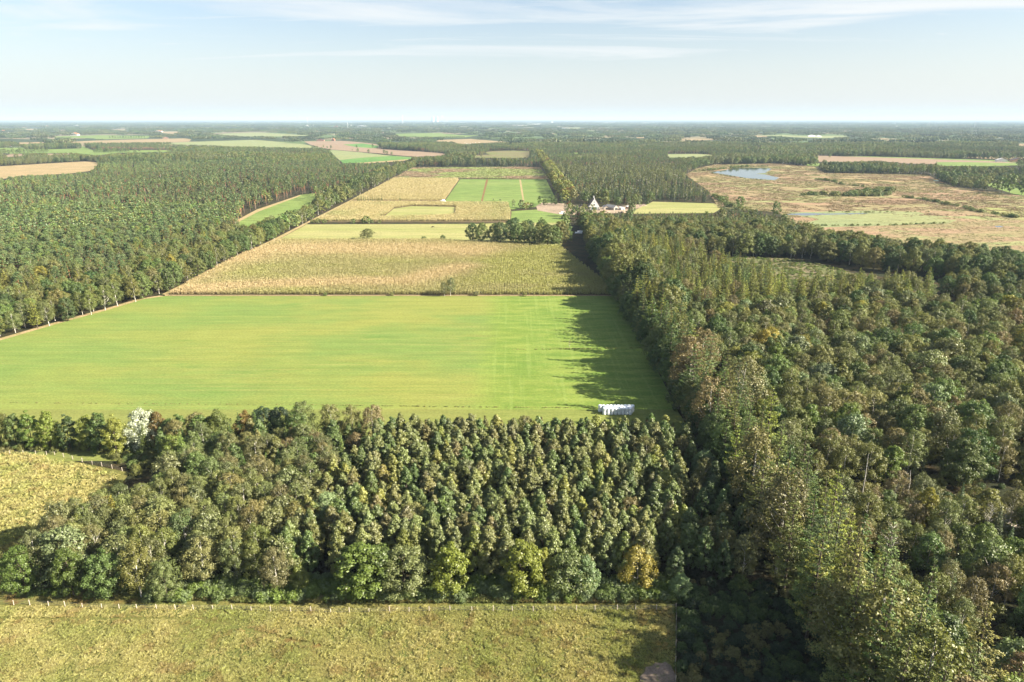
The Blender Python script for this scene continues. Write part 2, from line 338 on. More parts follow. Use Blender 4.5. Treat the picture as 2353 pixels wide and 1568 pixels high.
# ---------------------------------------------------------------- scatter of uncountable growth (one object, geometry nodes)
def source_collection(name, meshes):
    col = bpy.data.collections.new(name)
    for i, me in enumerate(meshes):
        o = bpy.data.objects.new('%s_%02d' % (name, i), me); col.objects.link(o)
    return col
def scatter(name, meshes, P, rot, scl, var, tone, label, cat):
    n = len(P)
    if n == 0: return None
    me = bpy.data.meshes.new(name); me.vertices.add(n); me.vertices.foreach_set('co', np.asarray(P, np.float32).ravel())
    def at(nm, ty, key, v):
        a = me.attributes.new(nm, ty, 'POINT'); a.data.foreach_set(key, np.asarray(v).ravel())
    at('rot', 'FLOAT_VECTOR', 'vector', np.asarray(rot, np.float32)); at('scl', 'FLOAT_VECTOR', 'vector', np.asarray(scl, np.float32))
    at('var', 'INT', 'value', np.asarray(var, np.int32))
    a = me.attributes.new('tone', 'FLOAT_COLOR', 'POINT'); a.data.foreach_set('color', np.c_[tone, np.ones(n)].astype(np.float32).ravel())
    me.update()
    o = bpy.data.objects.new(name, me); scene.collection.objects.link(o)
    o['kind'] = 'stuff'; o['label'] = label; o['category'] = cat
    ng = bpy.data.node_groups.new(name, 'GeometryNodeTree')
    ng.interface.new_socket('Geometry', in_out='INPUT', socket_type='NodeSocketGeometry'); ng.interface.new_socket('Geometry', in_out='OUTPUT', socket_type='NodeSocketGeometry')
    N = ng.nodes.new; gi = N('NodeGroupInput'); go = N('NodeGroupOutput'); ip = N('GeometryNodeInstanceOnPoints'); ci = N('GeometryNodeCollectionInfo')
    ci.inputs['Collection'].default_value = source_collection(name + '_sources', meshes)
    ci.inputs['Separate Children'].default_value = True; ci.inputs['Reset Children'].default_value = True
    def na(nm, ty):
        x = N('GeometryNodeInputNamedAttribute'); x.data_type = ty; x.inputs['Name'].default_value = nm
        return x.outputs['Attribute']
    er = N('FunctionNodeEulerToRotation'); lk = ng.links.new
    lk(gi.outputs[0], ip.inputs['Points']); lk(ci.outputs[0], ip.inputs['Instance']); ip.inputs['Pick Instance'].default_value = True
    lk(na('var', 'INT'), ip.inputs['Instance Index']); lk(na('rot', 'FLOAT_VECTOR'), er.inputs[0]); lk(er.outputs[0], ip.inputs['Rotation'])
    lk(na('scl', 'FLOAT_VECTOR'), ip.inputs['Scale']); lk(ip.outputs[0], go.inputs[0])
    md = o.modifiers.new('scatter', 'NODES'); md.node_group = ng
    return o
def zrot(n, tilt=.06): return np.c_[rng.normal(0, tilt, n), rng.normal(0, tilt, n), rng.uniform(0, 6.283, n)]

# ---------------------------------------------------------------- things helper
def link(o): scene.collection.objects.link(o); return o
def tag(o, label, cat, group=None):
    o['label'] = label; o['category'] = cat
    if group: o['group'] = group
    return o
def empty(name, loc, label, cat, group=None, rz=0):
    o = link(bpy.data.objects.new(name, None)); o.location = loc; o.rotation_euler = (0, 0, rz); o.empty_display_size = .5
    return tag(o, label, cat, group)
def structure(name, verts, z, material, faces=None):
    """a flat sheet of ground from an outline in metres"""
    me = bpy.data.meshes.new(name)
    me.from_pydata([(x, y, z) for x, y in verts], [], faces or [list(range(len(verts)))])
    me.materials.append(material); o = link(bpy.data.objects.new(name, me)); o['kind'] = 'structure'
    if me.polygons[0].normal.z < 0: me.flip_normals()
    return o
ORD = ['first', 'second', 'third', 'fourth', 'fifth', 'sixth', 'seventh', 'eighth', 'ninth', 'tenth', 'eleventh', 'twelfth']
def ordn(i):
    if i < 12: return ORD[i]
    n = i + 1; s = 'th' if 10 <= n % 100 <= 20 else {1: 'st', 2: 'nd', 3: 'rd'}.get(n % 10, 'th')
    return '%d%s' % (n, s)
# ---------------------------------------------------------------- the ground and its fields
def z1(x, y): return (x * .25, 252.8 + y * .25)
def Z(off, *p): return [(off + a * .25, 252.8 + b * .25) for a, b in p]
def soil_mat(name, a, b, scale=.05, fine=2.0, bump=.25, sx=1, sy=1, c=None, cl=(.55, .7)):
    m, nt, out = mat(name); t = NT(nt)
    n1 = t.noise(scale, 6, sx, sy, rough=.6); n2 = t.noise(fine, 4, 1, 1, rough=.65); n3 = t.noise(scale * 9, 4, sx, sy)
    col = t.mix(t.mr(n1, .36, .64), a, b)
    if c: col = t.mix(t.mr(t.noise(scale * 1.7, 7, sx, sy, off=(40, 9, 0), rough=.65), *cl), col, c)
    col = t.mix(1, col, t.mr(n3, .25, .75, .8, 1.2), 'MULTIPLY'); col = t.mix(1, col, t.mr(n2, .25, .75, .72, 1.28), 'MULTIPLY')
    t.diffuse(t.mix(1, col, (ALB,) * 3, 'MULTIPLY'), out, bump=n2, bd=bump); return m
def far_ground_mat():
    m, nt, out = mat('woodland_floor'); t = NT(nt)
    n1 = t.noise(.12, 5); n2 = t.noise(1.1, 4)
    near = t.mix(t.mr(n1, .4, .6), (.030, .034, .015), (.06, .045, .022)); near = t.mix(1, near, t.mr(n2, .3, .7, .6, 1.4), 'MULTIPLY')
    mp = t.n('ShaderNodeMapping'); mp.inputs['Scale'].default_value = (.0030, .0022, 1); t.l(t.pos(), mp.inputs[0])
    v = t.n('ShaderNodeTexVoronoi'); v.inputs['Scale'].default_value = 1; t.l(mp.outputs[0], v.inputs['Vector'])
    sp = t.n('ShaderNodeSeparateColor'); t.l(v.outputs['Color'], sp.inputs[0])
    farm = t.mix(t.mr(sp.outputs[0], .45, .55), (.11, .16, .055), (.24, .20, .12)); farm = t.mix(t.mr(sp.outputs[1], .45, .5), farm, (.05, .07, .03))
    y = t.xyz()[1]
    t.diffuse(t.mix(1, t.mix(t.mr(y, 2400, 2500), near, farm), (ALB,) * 3, 'MULTIPLY'), out, bump=n2, bd=.2); return m
def meadow_mat():
    m, nt, out = mat('meadow_grass'); t = NT(nt)
    X = t.xyz()
    st = t.noise(1.0, 5, .012, .55, rough=.7); big = t.noise(.018, 5, .6, 1.3, rough=.6, off=(3, 8, 0)); f = t.noise(1.6, 4, .6, 1, rough=.7)
    fine = t.noise(.25, 5, .25, 1, rough=.7, off=(9, 1, 0))
    col = t.mix(t.mr(big, .36, .62), (.235, .255, .062), (.165, .235, .058))
    col = t.mix(t.math('MULTIPLY', t.mr(st, .5, .66), .42), col, (.29, .28, .085))
    col = t.mix(t.math('MULTIPLY', t.mr(st, .47, .34), .32), col, (.13, .20, .04))
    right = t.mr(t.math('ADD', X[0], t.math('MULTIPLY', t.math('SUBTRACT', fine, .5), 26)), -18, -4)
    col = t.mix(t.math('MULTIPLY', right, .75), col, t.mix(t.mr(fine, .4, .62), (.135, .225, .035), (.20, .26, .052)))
    left = t.mr(X[0], -95, -190)
    col = t.mix(t.math('MULTIPLY', left, .3), col, (.17, .25, .06))
    vert = t.noise(1.0, 4, .5, .012, rough=.7, off=(5, 0, 0))
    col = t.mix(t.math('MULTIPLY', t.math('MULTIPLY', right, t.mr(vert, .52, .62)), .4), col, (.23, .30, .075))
    sw = t.math('SINE', t.math('MULTIPLY', t.math('ADD', X[1], t.math('MULTIPLY', big, 6)), .72))
    col = t.mix(1, col, t.mr(sw, -1, 1, .975, 1.02), 'MULTIPLY')
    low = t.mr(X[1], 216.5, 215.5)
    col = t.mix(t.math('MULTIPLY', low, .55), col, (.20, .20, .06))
    pch = t.noise(.035, 6, .5, 1.5, rough=.65, off=(21, 2, 0))
    col = t.mix(t.math('MULTIPLY', t.mr(pch, .60, .70), .5), col, (.105, .20, .04))
    col = t.mix(1, col, t.mr(f, .25, .75, .80, 1.2), 'MULTIPLY'); col = t.mix(1, col, t.mr(fine, .25, .75, .9, 1.1), 'MULTIPLY')
    t.diffuse(t.mix(1, col, (ALB,) * 3, 'MULTIPLY'), out, bump=f, bd=.12); return m
def water_mat():
    m, nt, out = mat('pond_water'); t = NT(nt)
    p = t.n('ShaderNodeBsdfPrincipled'); p.inputs['Base Color'].default_value = (.02, .03, .035, 1); p.inputs['Roughness'].default_value = .06; p.inputs['IOR'].default_value = 1.33
    b = t.n('ShaderNodeBump'); b.inputs['Strength'].default_value = .12; b.inputs['Distance'].default_value = .03; t.l(t.noise(.35, 4, 1, 1), b.inputs['Height']); t.l(b.outputs[0], p.inputs['Normal'])
    t.l(p.outputs[0], out.inputs[0]); return m
MG = dict(
    ground=far_ground_mat(), meadow=meadow_mat(), water=water_mat(),
    rough=soil_mat('rough_pasture', (.20, .18, .055), (.13, .145, .04), .08, 2.2, .3, c=(.19, .12, .04)),
    heath=soil_mat('heath', (.33, .215, .135), (.27, .235, .11), .012, .45, .9, .5, 1.3, c=(.27, .30, .12), cl=(.52, .66)),
    heath2=soil_mat('rough_heath', (.20, .16, .085), (.16, .18, .06), .012, .5, .7, .5, 1.3, c=(.22, .155, .10)),
    sand=soil_mat('bleached_grass', (.38, .28, .15), (.31, .24, .12), .03, .6, .3),
    green=soil_mat('pasture', (.15, .22, .055), (.19, .25, .07), .012, .7, .1, .5, 1.2),
    green2=soil_mat('young_crop', (.10, .21, .055), (.13, .25, .06), .02, .7, .1, 1, .4),
    palegreen=soil_mat('pale_pasture', (.22, .26, .12), (.26, .27, .12), .015, .6, .1, .4, 1.4),
    hay=soil_mat('mown_hay', (.34, .32, .13), (.27, .28, .095), .02, .6, .1, .2, 2),
    plough=soil_mat('ploughed_soil', (.26, .185, .125), (.31, .225, .15), .02, .5, .2, .15, 2.5),
    stubble=soil_mat('stubble', (.34, .25, .14), (.29, .225, .12), .02, .6, .2, .2, 2.5),
    maizeground=soil_mat('maize_soil', (.12, .09, .05), (.16, .12, .06), .1, 1.5, .1),
    yard=soil_mat('sandy_yard', (.38, .29, .21), (.31, .24, .17), .05, .8, .15, c=(.28, .22, .17)),
    verge=soil_mat('straw_verge', (.42, .31, .17), (.30, .25, .11), .2, 1.2, .2),
    clearing=soil_mat('clearing', (.13, .145, .055), (.19, .16, .09), .06, .9, .6, c=(.23, .16, .12)),
    rust=soil_mat('rusty_ditch', (.24, .11, .05), (.16, .12, .05), .2, 1.2, .3),
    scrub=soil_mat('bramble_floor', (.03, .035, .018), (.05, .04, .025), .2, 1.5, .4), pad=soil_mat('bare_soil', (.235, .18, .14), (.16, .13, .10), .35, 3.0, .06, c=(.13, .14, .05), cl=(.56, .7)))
B = 90000.0
structure('ground', [(-B, -B), (B, -B), (B, B), (-B, B)], 0, MG['ground'])
ZL = [0.02]
OPEN = []                                     # outlines (photo frame) of open ground: no tree of the far woods stands in or rises in front of it
def field(name, m, D=None, W=None, open_=True):
    ZL[0] += .004
    w = W if W is not None else GP(D)
    if D is not None and open_: OPEN.append(D)
    return structure(name, w, ZL[0], MG[m])
# near fields in metres
XL, XR = -198.0, 57.0
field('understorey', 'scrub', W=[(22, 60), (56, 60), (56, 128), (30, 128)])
field('grass_strip', 'rough', W=[(-110, 116.9), (34, 116.9), (34, 124), (-110, 123)])
field('rough_pasture', 'rough', W=[(-180, 60), (22, 60), (29.2, 96), (33.6, 117), (-180, 117)])
field('rough_pasture', 'rough', W=[(-330, 90), (-104, 117), (-104, 150), (-108, 172), (-150, 186), (-330, 186)])
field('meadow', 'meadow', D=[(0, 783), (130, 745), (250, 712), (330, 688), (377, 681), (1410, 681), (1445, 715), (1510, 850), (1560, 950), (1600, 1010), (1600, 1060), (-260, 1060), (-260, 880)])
field('verge', 'verge', W=[(-196, 374.5), (58, 374.5), (58, 378), (-198, 378)])
pl = GP([(-30, 790), (0, 783), (130, 745), (250, 712), (330, 688), (377, 681)])
field('verge', 'verge', W=pl + [(x - 3.2, y + 1.2) for x, y in reversed(pl)])
field('verge', 'verge', W=[(-199.5, 378), (-195.5, 378), (-194, 566), (-196, 700), (-198, 1440), (-200.5, 1440), (-199, 700), (-198.5, 566)])
field('maize_field', 'maizeground', D=[(385, 679), (545, 590), (640, 552), (1000, 552), (1290, 569), (1400, 655), (1412, 679)])
field('pasture', 'hay', D=[(640, 551), (705, 516), (1100, 515), (1310, 505), (1290, 567), (1000, 551)])
field('pasture', 'green', D=[(1175, 512), (1172, 486), (1235, 482), (1300, 492), (1310, 512)])
field('maize_field', 'maizeground', D=[(715, 511), (805, 464), (1168, 466), (1176, 490), (1172, 512), (1000, 511)])
field('pasture', 'hay', D=[(880, 500), (905, 480), (945, 474), (1045, 476), (1043, 493), (1000, 496)])
field('maize_field', 'stubble', D=[(805, 463), (905, 410.5), (1056, 411.5), (1020, 463)])
field('pasture', 'green', D=[(1022, 463), (1058, 412), (1255, 413), (1280, 463), (1230, 476), (1172, 482), (1168, 465)])
field('ditch', 'rust', W=None, D=[(1117, 413), (1122, 413), (1109, 463), (1105, 463)])
field('ditch', 'verge', D=[(1193, 413), (1197, 413), (1205, 463), (1201, 463)])
field('rough_heath', 'heath2', D=[(905, 410), (950, 386), (1180, 384), (1238, 385), (1262, 412), (1050, 410)])
field('farm_yard', 'yard', D=[(1232, 474), (1245, 466), (1300, 468), (1350, 480), (1410, 474), (1475, 470), (1478, 476), (1420, 490), (1340, 494), (1290, 494), (1235, 484)])
field('pasture', 'hay', D=[(1470, 478), (1500, 464), (1640, 468), (1660, 478), (1640, 490), (1440, 492)])
field('pasture', 'green', D=[(500, 532), (590, 485), (690, 448), (760, 440), (735, 480), (690, 510), (630, 535), (570, 545)], open_=False)
field('verge', 'verge', D=[(505, 527), (590, 482), (688, 449), (692, 450), (596, 486), (530, 520)])
# heath with its pools on the right
HEATH = [(1575, 402), (1600, 388), (1640, 379), (1780, 376), (1870, 383), (1895, 398), (2130, 402), (2190, 430), (2500, 470), (2500, 700), (2230, 640), (2120, 590), (2060, 560), (1900, 560), (1830, 520), (1790, 488), (1650, 478), (1630, 440)]
field('heath', 'heath', D=HEATH)
field('heath', 'sand', D=Z(1764.8, (460, 628), (900, 630), (1530, 655), (1400, 664), (1000, 668), (1010, 700), (970, 706), (800, 665), (560, 650)))
field('heath', 'sand', D=Z(1176.5, (1650, 590), (1800, 578), (1960, 612), (2000, 640), (1900, 650), (1700, 610)))
field('pasture', 'hay', D=[(2222, 479), (2353, 474), (2500, 473), (2500, 512), (2353, 507), (2290, 495)])
field('pasture', 'green', D=Z(1764.8, (1990, 690), (2060, 672), (2140, 670), (2353, 700), (2600, 720), (2600, 810), (2353, 790), (2250, 772)))
field('pasture', 'green', D=[(2300, 664), (2353, 668), (2500, 680), (2500, 700), (2353, 684)])
field('marsh', 'palegreen', D=Z(1176.5, (1420, 408), (1700, 405), (1880, 415), (1750, 440), (1450, 440)))
for D_ in ([(1830, 520), (1880, 505), (2090, 500), (2200, 506), (2180, 514), (2000, 520), (1870, 524)],
           [(1810, 489), (2000, 484), (2110, 488), (2130, 493), (1990, 502), (1850, 500)],
           [(1850, 498), (2060, 493), (2190, 498), (2120, 504), (1900, 508)]):
    field('marsh_grass', 'palegreen', D=D_)
field('pond', 'water', D=Z(1176.5, (1810, 573), (1900, 562), (2010, 545), (2050, 533), (2353, 534), (2390, 545), (2340, 575), (2353, 600), (2460, 625), (2420, 648), (2300, 640), (2150, 628), (1980, 600)))
field('marsh', 'heath2', D=Z(1176.5, (2240, 588), (2330, 582), (2440, 590), (2400, 600)))
field('pond', 'water', D=[(1805, 492), (1850, 490), (1900, 491.5), (1990, 490), (1996, 491.5), (1960, 493), (1900, 494), (1850, 496), (1810, 494.5)])
field('pond', 'water', D=[(2285, 520.5), (2296, 519.5), (2306, 521), (2300, 523), (2290, 523)])
CLEARING = [(1640, 612), (1680, 592), (1800, 594), (1900, 610), (2010, 645), (2120, 690), (2260, 735), (2353, 760), (2353, 790), (2100, 745), (1950, 712), (1800, 690), (1700, 660)]
field('clearing', 'clearing', D=CLEARING)
CLEAR2 = [(2010, 1180), (2140, 1150), (2260, 1160), (2400, 1170), (2400, 1290), (2240, 1230), (2100, 1215)]
field('clearing', 'clearing', D=CLEAR2)
field('bare_ground', 'pad', W=[(20.5 + 0, 88), (21.6, 92.2), (21.9, 94.6), (22.7, 96.0), (22.9, 97.6), (23.9, 98.6), (24.3, 99.8), (25.6, 100.1), (26.3, 100.9), (27.5, 100.7), (28.2, 101.1), (29.0, 100.2), (29.3, 98), (28.6, 88)])
# far fields seen between the woods
FAR = [
 ('field', 'sand', Z(0, (-300, 500), (0, 520), (500, 490), (780, 475), (930, 485), (900, 500), (850, 560), (650, 585), (400, 600), (200, 610), (0, 640), (-300, 700))),
 ('field', 'plough', Z(0, (-200, 440), (0, 430), (100, 408), (690, 400), (650, 412), (300, 420), (0, 440))),
 ('pasture', 'green', Z(0, (-300, 350), (0, 350), (220, 348), (230, 362), (470, 362), (740, 355), (760, 332), (800, 350), (860, 372), (1600, 370), (1580, 390), (1100, 395), (880, 420), (700, 399), (300, 399), (100, 405), (0, 392), (-300, 400))),
 ('pasture', 'green', Z(0, (460, 245), (900, 234), (1400, 240), (1350, 262), (900, 272), (860, 262), (600, 258))),
 ('field', 'stubble', Z(0, (80, 302), (300, 296), (720, 290), (860, 283), (1250, 272), (1700, 262), (1760, 272), (1740, 290), (1500, 300), (1000, 306), (450, 303), (200, 316))),
 ('pasture', 'palegreen', Z(0, (1450, 312), (1600, 302), (1900, 290), (2353, 275), (2600, 298), (2800, 318), (2960, 352), (2700, 350), (2353, 340), (2100, 336), (1900, 325), (1500, 320))),
 ('pasture', 'palegreen', Z(0, (1960, 228), (2100, 217), (2353, 208), (2900, 236), (2700, 243), (2353, 246), (2200, 244))),
 ('field', 'stubble', Z(0, (1400, 205), (1690, 200), (1620, 222), (1560, 220))),
 ('field', 'stubble', Z(0, (160, 158), (270, 156), (250, 162), (170, 163))), ('field', 'stubble', Z(0, (970, 182), (1190, 178), (1180, 187), (1000, 190))),
 ('field', 'stubble', Z(0, (180, 178), (330, 176), (310, 186), (200, 188))), ('field', 'stubble', Z(0, (500, 188), (640, 184), (620, 192), (520, 195))),
 ('field', 'plough', Z(588.3, (440, 290), (600, 288), (780, 285), (900, 293), (1000, 303), (1100, 315), (1140, 337), (1150, 360), (1500, 383), (1720, 400), (1780, 420), (1480, 432), (1300, 418), (1150, 402), (950, 386), (700, 366), (620, 355), (500, 322))),
 ('field', 'green2', Z(588.3, (800, 320), (980, 309), (1130, 332), (1120, 352), (1060, 352), (920, 342))),
 ('field', 'palegreen', Z(588.3, (670, 368), (750, 373), (950, 390), (1230, 421), (1440, 436), (1440, 450), (990, 486), (800, 490), (740, 440))),
 ('field', 'green2', Z(588.3, (770, 462), (990, 440), (1250, 424), (1470, 440), (1440, 452), (1000, 485), (800, 492))),
 ('field', 'sand', Z(588.3, (900, 491), (1300, 462), (1430, 453), (1340, 472), (1050, 492))),
 ('field', 'stubble', Z(588.3, (1680, 277), (1970, 267), (2300, 295), (2100, 305), (1900, 315), (1780, 300), (1650, 290))),
 ('pasture', 'green', Z(588.3, (1180, 222), (1700, 212), (1750, 226), (1960, 236), (2080, 227), (1900, 256), (1550, 252), (1300, 240))),
 ('rough_heath', 'heath2', Z(588.3, (1900, 425), (2150, 412), (2090, 390), (2180, 380), (2353, 375), (2510, 380), (2520, 440), (2353, 445), (1950, 440))),
 ('field', 'stubble', Z(1176.5, (1140, 252), (1260, 250), (1300, 258), (1150, 262))), ('field', 'stubble', Z(1176.5, (1510, 277), (1680, 264), (1900, 262), (1890, 276), (1650, 285))),
 ('field', 'stubble', Z(1176.5, (2150, 237), (2353, 234), (2353, 256), (2200, 250))), ('field', 'stubble', Z(1176.5, (2080, 347), (2280, 347), (2290, 363), (2180, 358))),
 ('field', 'green', Z(1176.5, (540, 394), (650, 393), (700, 406), (560, 408))), ('field', 'palegreen', Z(1176.5, (410, 168), (620, 162), (630, 170), (480, 176))),
 ('field', 'plough', Z(1764.8, (400, 420), (640, 427), (2060, 467), (2353, 490), (1850, 488), (1550, 482), (1530, 500), (1270, 495), (1000, 470), (700, 482), (470, 478), (450, 440))),
 ('pasture', 'green', Z(1764.8, (640, 426), (1000, 430), (2060, 462), (2353, 482), (2353, 490), (2050, 472), (1000, 437))),
 ('pasture', 'green', Z(1764.8, (1550, 482), (1850, 482), (2353, 492), (2600, 500), (2600, 520), (2353, 512), (1900, 520), (1560, 514))),
 ('pasture', 'palegreen', Z(1764.8, (-100, 235), (140, 230), (380, 242), (700, 236), (740, 246), (550, 262), (370, 258), (150, 248))),
 ('pasture', 'green', Z(1764.8, (360, 500), (440, 488), (500, 500), (520, 515), (440, 520), (350, 512))),
 ('field', 'stubble', Z(1764.8, (870, 262), (1100, 262), (1080, 271))), ('field', 'stubble', Z(1764.8, (1810, 422), (2353, 432), (2600, 440), (2600, 460), (2353, 458), (1990, 448), (1820, 438))),
 ('field', 'stubble', Z(1764.8, (2280, 312), (2353, 310), (2500, 318), (2353, 336), (2300, 332))),
]
for nm, m_, D_ in FAR: field(nm, m_, D=D_)
# ---------------------------------------------------------------- trees
T = dict(pale=('pale grey-green', (.140, .143, .062)), yel=('yellow-green', (.170, .165, .045)), dark=('dark green', (.050, .075, .026)), mid=('mid-green', (.085, .110, .038)),
 brown=('brownish', (.130, .114, .055)), grey=('grey-green', (.108, .112, .052)), olive=('olive', (.115, .112, .040)), gold=('golden yellow', (.20, .165, .035)), rust=('rusty orange', (.155, .100, .038)),
 blue=('bluish green', (.060, .080, .044)), bluep=('blue-green', (.078, .098, .047)), bright=('bright green', (.100, .130, .030)), lime=('bright yellow-green', (.150, .165, .036)), silver=('silvery white', (.44, .44, .36)),
 sgrey=('silvery green', (.125, .150, .085)), pink=('reddish brown', (.145, .108, .064)), plum=('dark plum red', (.10, .045, .035)), black=('very dark green', (.022, .036, .020)))
for _k in T: T[_k] = (T[_k][0], tuple(min(.6, c * g) for c, g in zip(T[_k][1], (1.50, 1.63, 1.14) if _k not in ('silver',) else (1.1,) * 3)))
NEAR = []     # (kind, x, y, h, tone key, stand phrase, row, col, force)
def stand(phrase, poly, sp, kinds, hr, jit=.32, dens=1.0, force=False, clump=None):
    """planted rows inside an outline in metres; kinds: {kind: (weight, {tone: weight})}"""
    xs = [p[0] for p in poly]; ys = [p[1] for p in poly]
    kn = list(kinds); kw = np.array([kinds[k][0] for k in kn], float)
    r = 0
    y = min(ys) + sp * .3
    while y < max(ys):
        c = 0; x = min(xs) + (sp * .5 if r % 2 else 0)
        while x < max(xs):
            px, py = x + rng.normal(0, jit * sp * .6), y + rng.normal(0, jit * sp * .6)
            if rng.random() < dens and inpoly(np.array([px]), np.array([py]), poly)[0]:
                w = kw.copy()
                if clump:    # neighbours tend to be of one kind
                    q = vnoise([px], [py], clump, 5)[0]; cs = np.cumsum(kw / kw.sum()); i = int(np.searchsorted(cs, q * .98)); w[min(i, len(w) - 1)] += kw.sum() * 1.2
                k = kn[rng.choice(len(kn), p=w / w.sum())]
                tn = kinds[k][1]; tk = list(tn); tw = np.array([tn[a] for a in tk], float); q = tk[rng.choice(len(tk), p=tw / tw.sum())]
                h = hr[0] + (hr[1] - hr[0]) * rng.random()
                if k in ('birch_tree',) and hr[1] > 14: h *= .95
                NEAR.append((k, px, py, h * (KSC.get(k, 1)), q, phrase, r, c, force)); c += 1
            x += sp
        y += sp * .9; r += 1
KSC = dict(bush=.3)
# the planted strip in the foreground
stand('the front birch stand', [(-107, 123), (-48, 121.5), (-45, 150), (-50, 163), (-91, 163), (-93, 152), (-99, 145), (-107, 137)], 4.9, {'birch_tree': (8, dict(grey=4, brown=2.2, olive=2, pale=1)), 'willow_tree': (1, dict(grey=1)), 'oak_tree': (.3, dict(mid=1))}, (10, 12.5))
stand('the dark mixed corner', [(-90, 163), (-50, 164), (-44, 150), (-38, 186), (-60, 189), (-116, 190), (-113, 182), (-92, 173)], 5.0, {'spruce_tree': (3, dict(dark=1, mid=1)), 'birch_tree': (3, dict(grey=2, brown=1, pink=1)), 'broadleaf_tree': (3, dict(mid=2, olive=1)), 'willow_tree': (1, dict(mid=1))}, (9, 12))
stand('the front plantation', [(-49, 125), (28, 125), (40, 133), (45, 158), (47, 186), (-38, 186), (-47, 158)], 4.1, {'broadleaf_tree': (9, dict(pale=4, yel=1.6, mid=3, olive=1.6, brown=.5)), 'birch_tree': (.3, dict(brown=1, sgrey=.4))}, (10.6, 12.4), jit=.3)
stand('the shaded plantation end', [(30, 123), (54, 123), (54, 186), (48, 186), (46, 158), (40, 133)], 5.0, {'broadleaf_tree': (4, dict(mid=2, dark=2, olive=1)), 'birch_tree': (1, dict(brown=1))}, (9, 12))
stand('the meadow birch fringe', [(-36, 188), (50, 188), (52, 193), (-36, 193)], 2.9, {'young_birch_tree': (5, dict(olive=2, brown=2, grey=2, pink=.5, mid=1))}, (6.2, 8.6), jit=.4)
# the single trees of the strip that stand out
for k, u_, v_, h, q, ph in [
 ('maple_tree', 8, 1032, 12, 'olive', 'leftmost tree of the hedge row at the frame edge'), ('maple_tree', 40, 1032, 11.4, 'mid', 'in the hedge row'), ('maple_tree', 78, 1032, 12, 'bright', 'in the hedge row'), ('maple_tree', 118, 1033, 12.2, 'lime', 'in the hedge row'),
 ('maple_tree', 162, 1034, 11, 'dark', 'in the hedge row'), ('maple_tree', 205, 1036, 11.5, 'lime', 'in the hedge row'), ('maple_tree', 232, 1040, 12.5, 'mid', 'in the hedge row'), ('maple_tree', 268, 1046, 12.5, 'yel', 'in the hedge row'),
 ('willow_tree', 331, 1032, 12.3, 'silver', 'standing among dark hedge trees'), ('maple_tree', 372, 1028, 11.8, 'rust', 'right of the silvery willow'), ('maple_tree', 420, 1035, 11.5, 'mid', 'behind the strip wood'), ('maple_tree', 468, 1032, 11.5, 'mid', 'behind the strip wood'),
 ('maple_tree', 512, 1030, 12.5, 'olive', 'behind the strip wood'), ('maple_tree', 568, 1024, 11, 'rust', 'behind the strip wood'), ('oak_tree', 612, 1020, 11.5, 'black', 'behind the strip wood'), ('oak_tree', 650, 1018, 11.5, 'black', 'behind the strip wood'),
 ('birch_tree', 705, 1030, 15.5, 'grey', 'tallest on the meadow side of the strip'), ('birch_tree', 690, 1040, 14, 'mid', 'beside the tallest birch of the strip'), ('birch_tree', 770, 1030, 15, 'brown', 'on the meadow side of the strip'), ('birch_tree', 815, 1032, 14, 'brown', 'on the meadow side of the strip'), ('birch_tree', 860, 1030, 14.5, 'pink', 'on the meadow side of the strip'),
 ('spruce_tree', 695, 1095, 12, 'dark', 'rounded, behind the pale plantation'), ('larch_tree', 275, 1240, 12.0, 'gold', 'standing alone among grey birches'),
 ('willow_tree', 1612, 1110, 9.5, 'sgrey', 'standing out of the plantation'), ('willow_tree', 400, 1070, 9, 'lime', 'below the hedge row'),
 ('oak_tree', 60, 1362, 10.8, 'bright', 'leftmost at the corner of the strip wood'), ('oak_tree', 170, 1368, 11, 'bright', 'at the pasture edge of the strip wood'), ('willow_tree', 165, 1335, 13, 'sgrey', 'rising behind the bright oak'), ('oak_tree', 250, 1368, 10.5, 'mid', 'at the pasture edge of the strip wood'),
 ('birch_tree', 325, 1372, 12.5, 'olive', 'at the pasture edge of the strip wood'), ('oak_tree', 385, 1378, 9.5, 'grey', 'at the pasture edge of the strip wood'), ('birch_tree', 640, 1362, 10.5, 'brown', 'at the pasture edge of the strip wood'), ('willow_tree', 690, 1358, 6, 'yel', 'low at the pasture edge'),
 ('maple_tree', 838, 1366, 12.8, 'bright', 'left of a bluish oak at the pasture edge'), ('maple_tree', 868, 1362, 11.8, 'mid', 'between two front trees at the pasture edge'), ('oak_tree', 925, 1362, 10.5, 'grey', 'at the pasture edge of the plantation'), ('maple_tree', 1035, 1366, 12.0, 'lime', 'oval crown at the front of the plantation'),
 ('maple_tree', 1203, 1362, 12.6, 'lime', 'pointed crown at the front of the plantation'), ('maple_tree', 1248, 1345, 9, 'gold', 'beside the pointed bright tree'), ('willow_tree', 1305, 1362, 9.5, 'mid', 'broad dome at the front of the plantation'), ('willow_tree', 1345, 1362, 8.4, 'sgrey', 'right of the dark dome'),
 ('willow_tree', 1465, 1345, 9, 'gold', 'at the front of the plantation'), ('willow_tree', 1560, 1372, 5.5, 'sgrey', 'in the sunlit gap of the dark corner')]:
    x, y = G(u_, v_); NEAR.append((k, x, y, h, q, ph, -1, 0, True))
for px_, py_ in [(57, 93), (59, 100), (56.5, 107), (60, 113), (57, 120), (58, 128), (56, 136), (60, 84), (58.5, 88.5), (57, 79), (59, 73), (61, 96.5), (61, 104)]:
    NEAR.append(('white_pine_tree', px_, py_, 26.5 + u(-1, 1.5), ['olive', 'mid', 'bluep'][int(px_ * 3) % 3], 'at the shaded undergrowth edge of the conifer row', -1, 0, True))
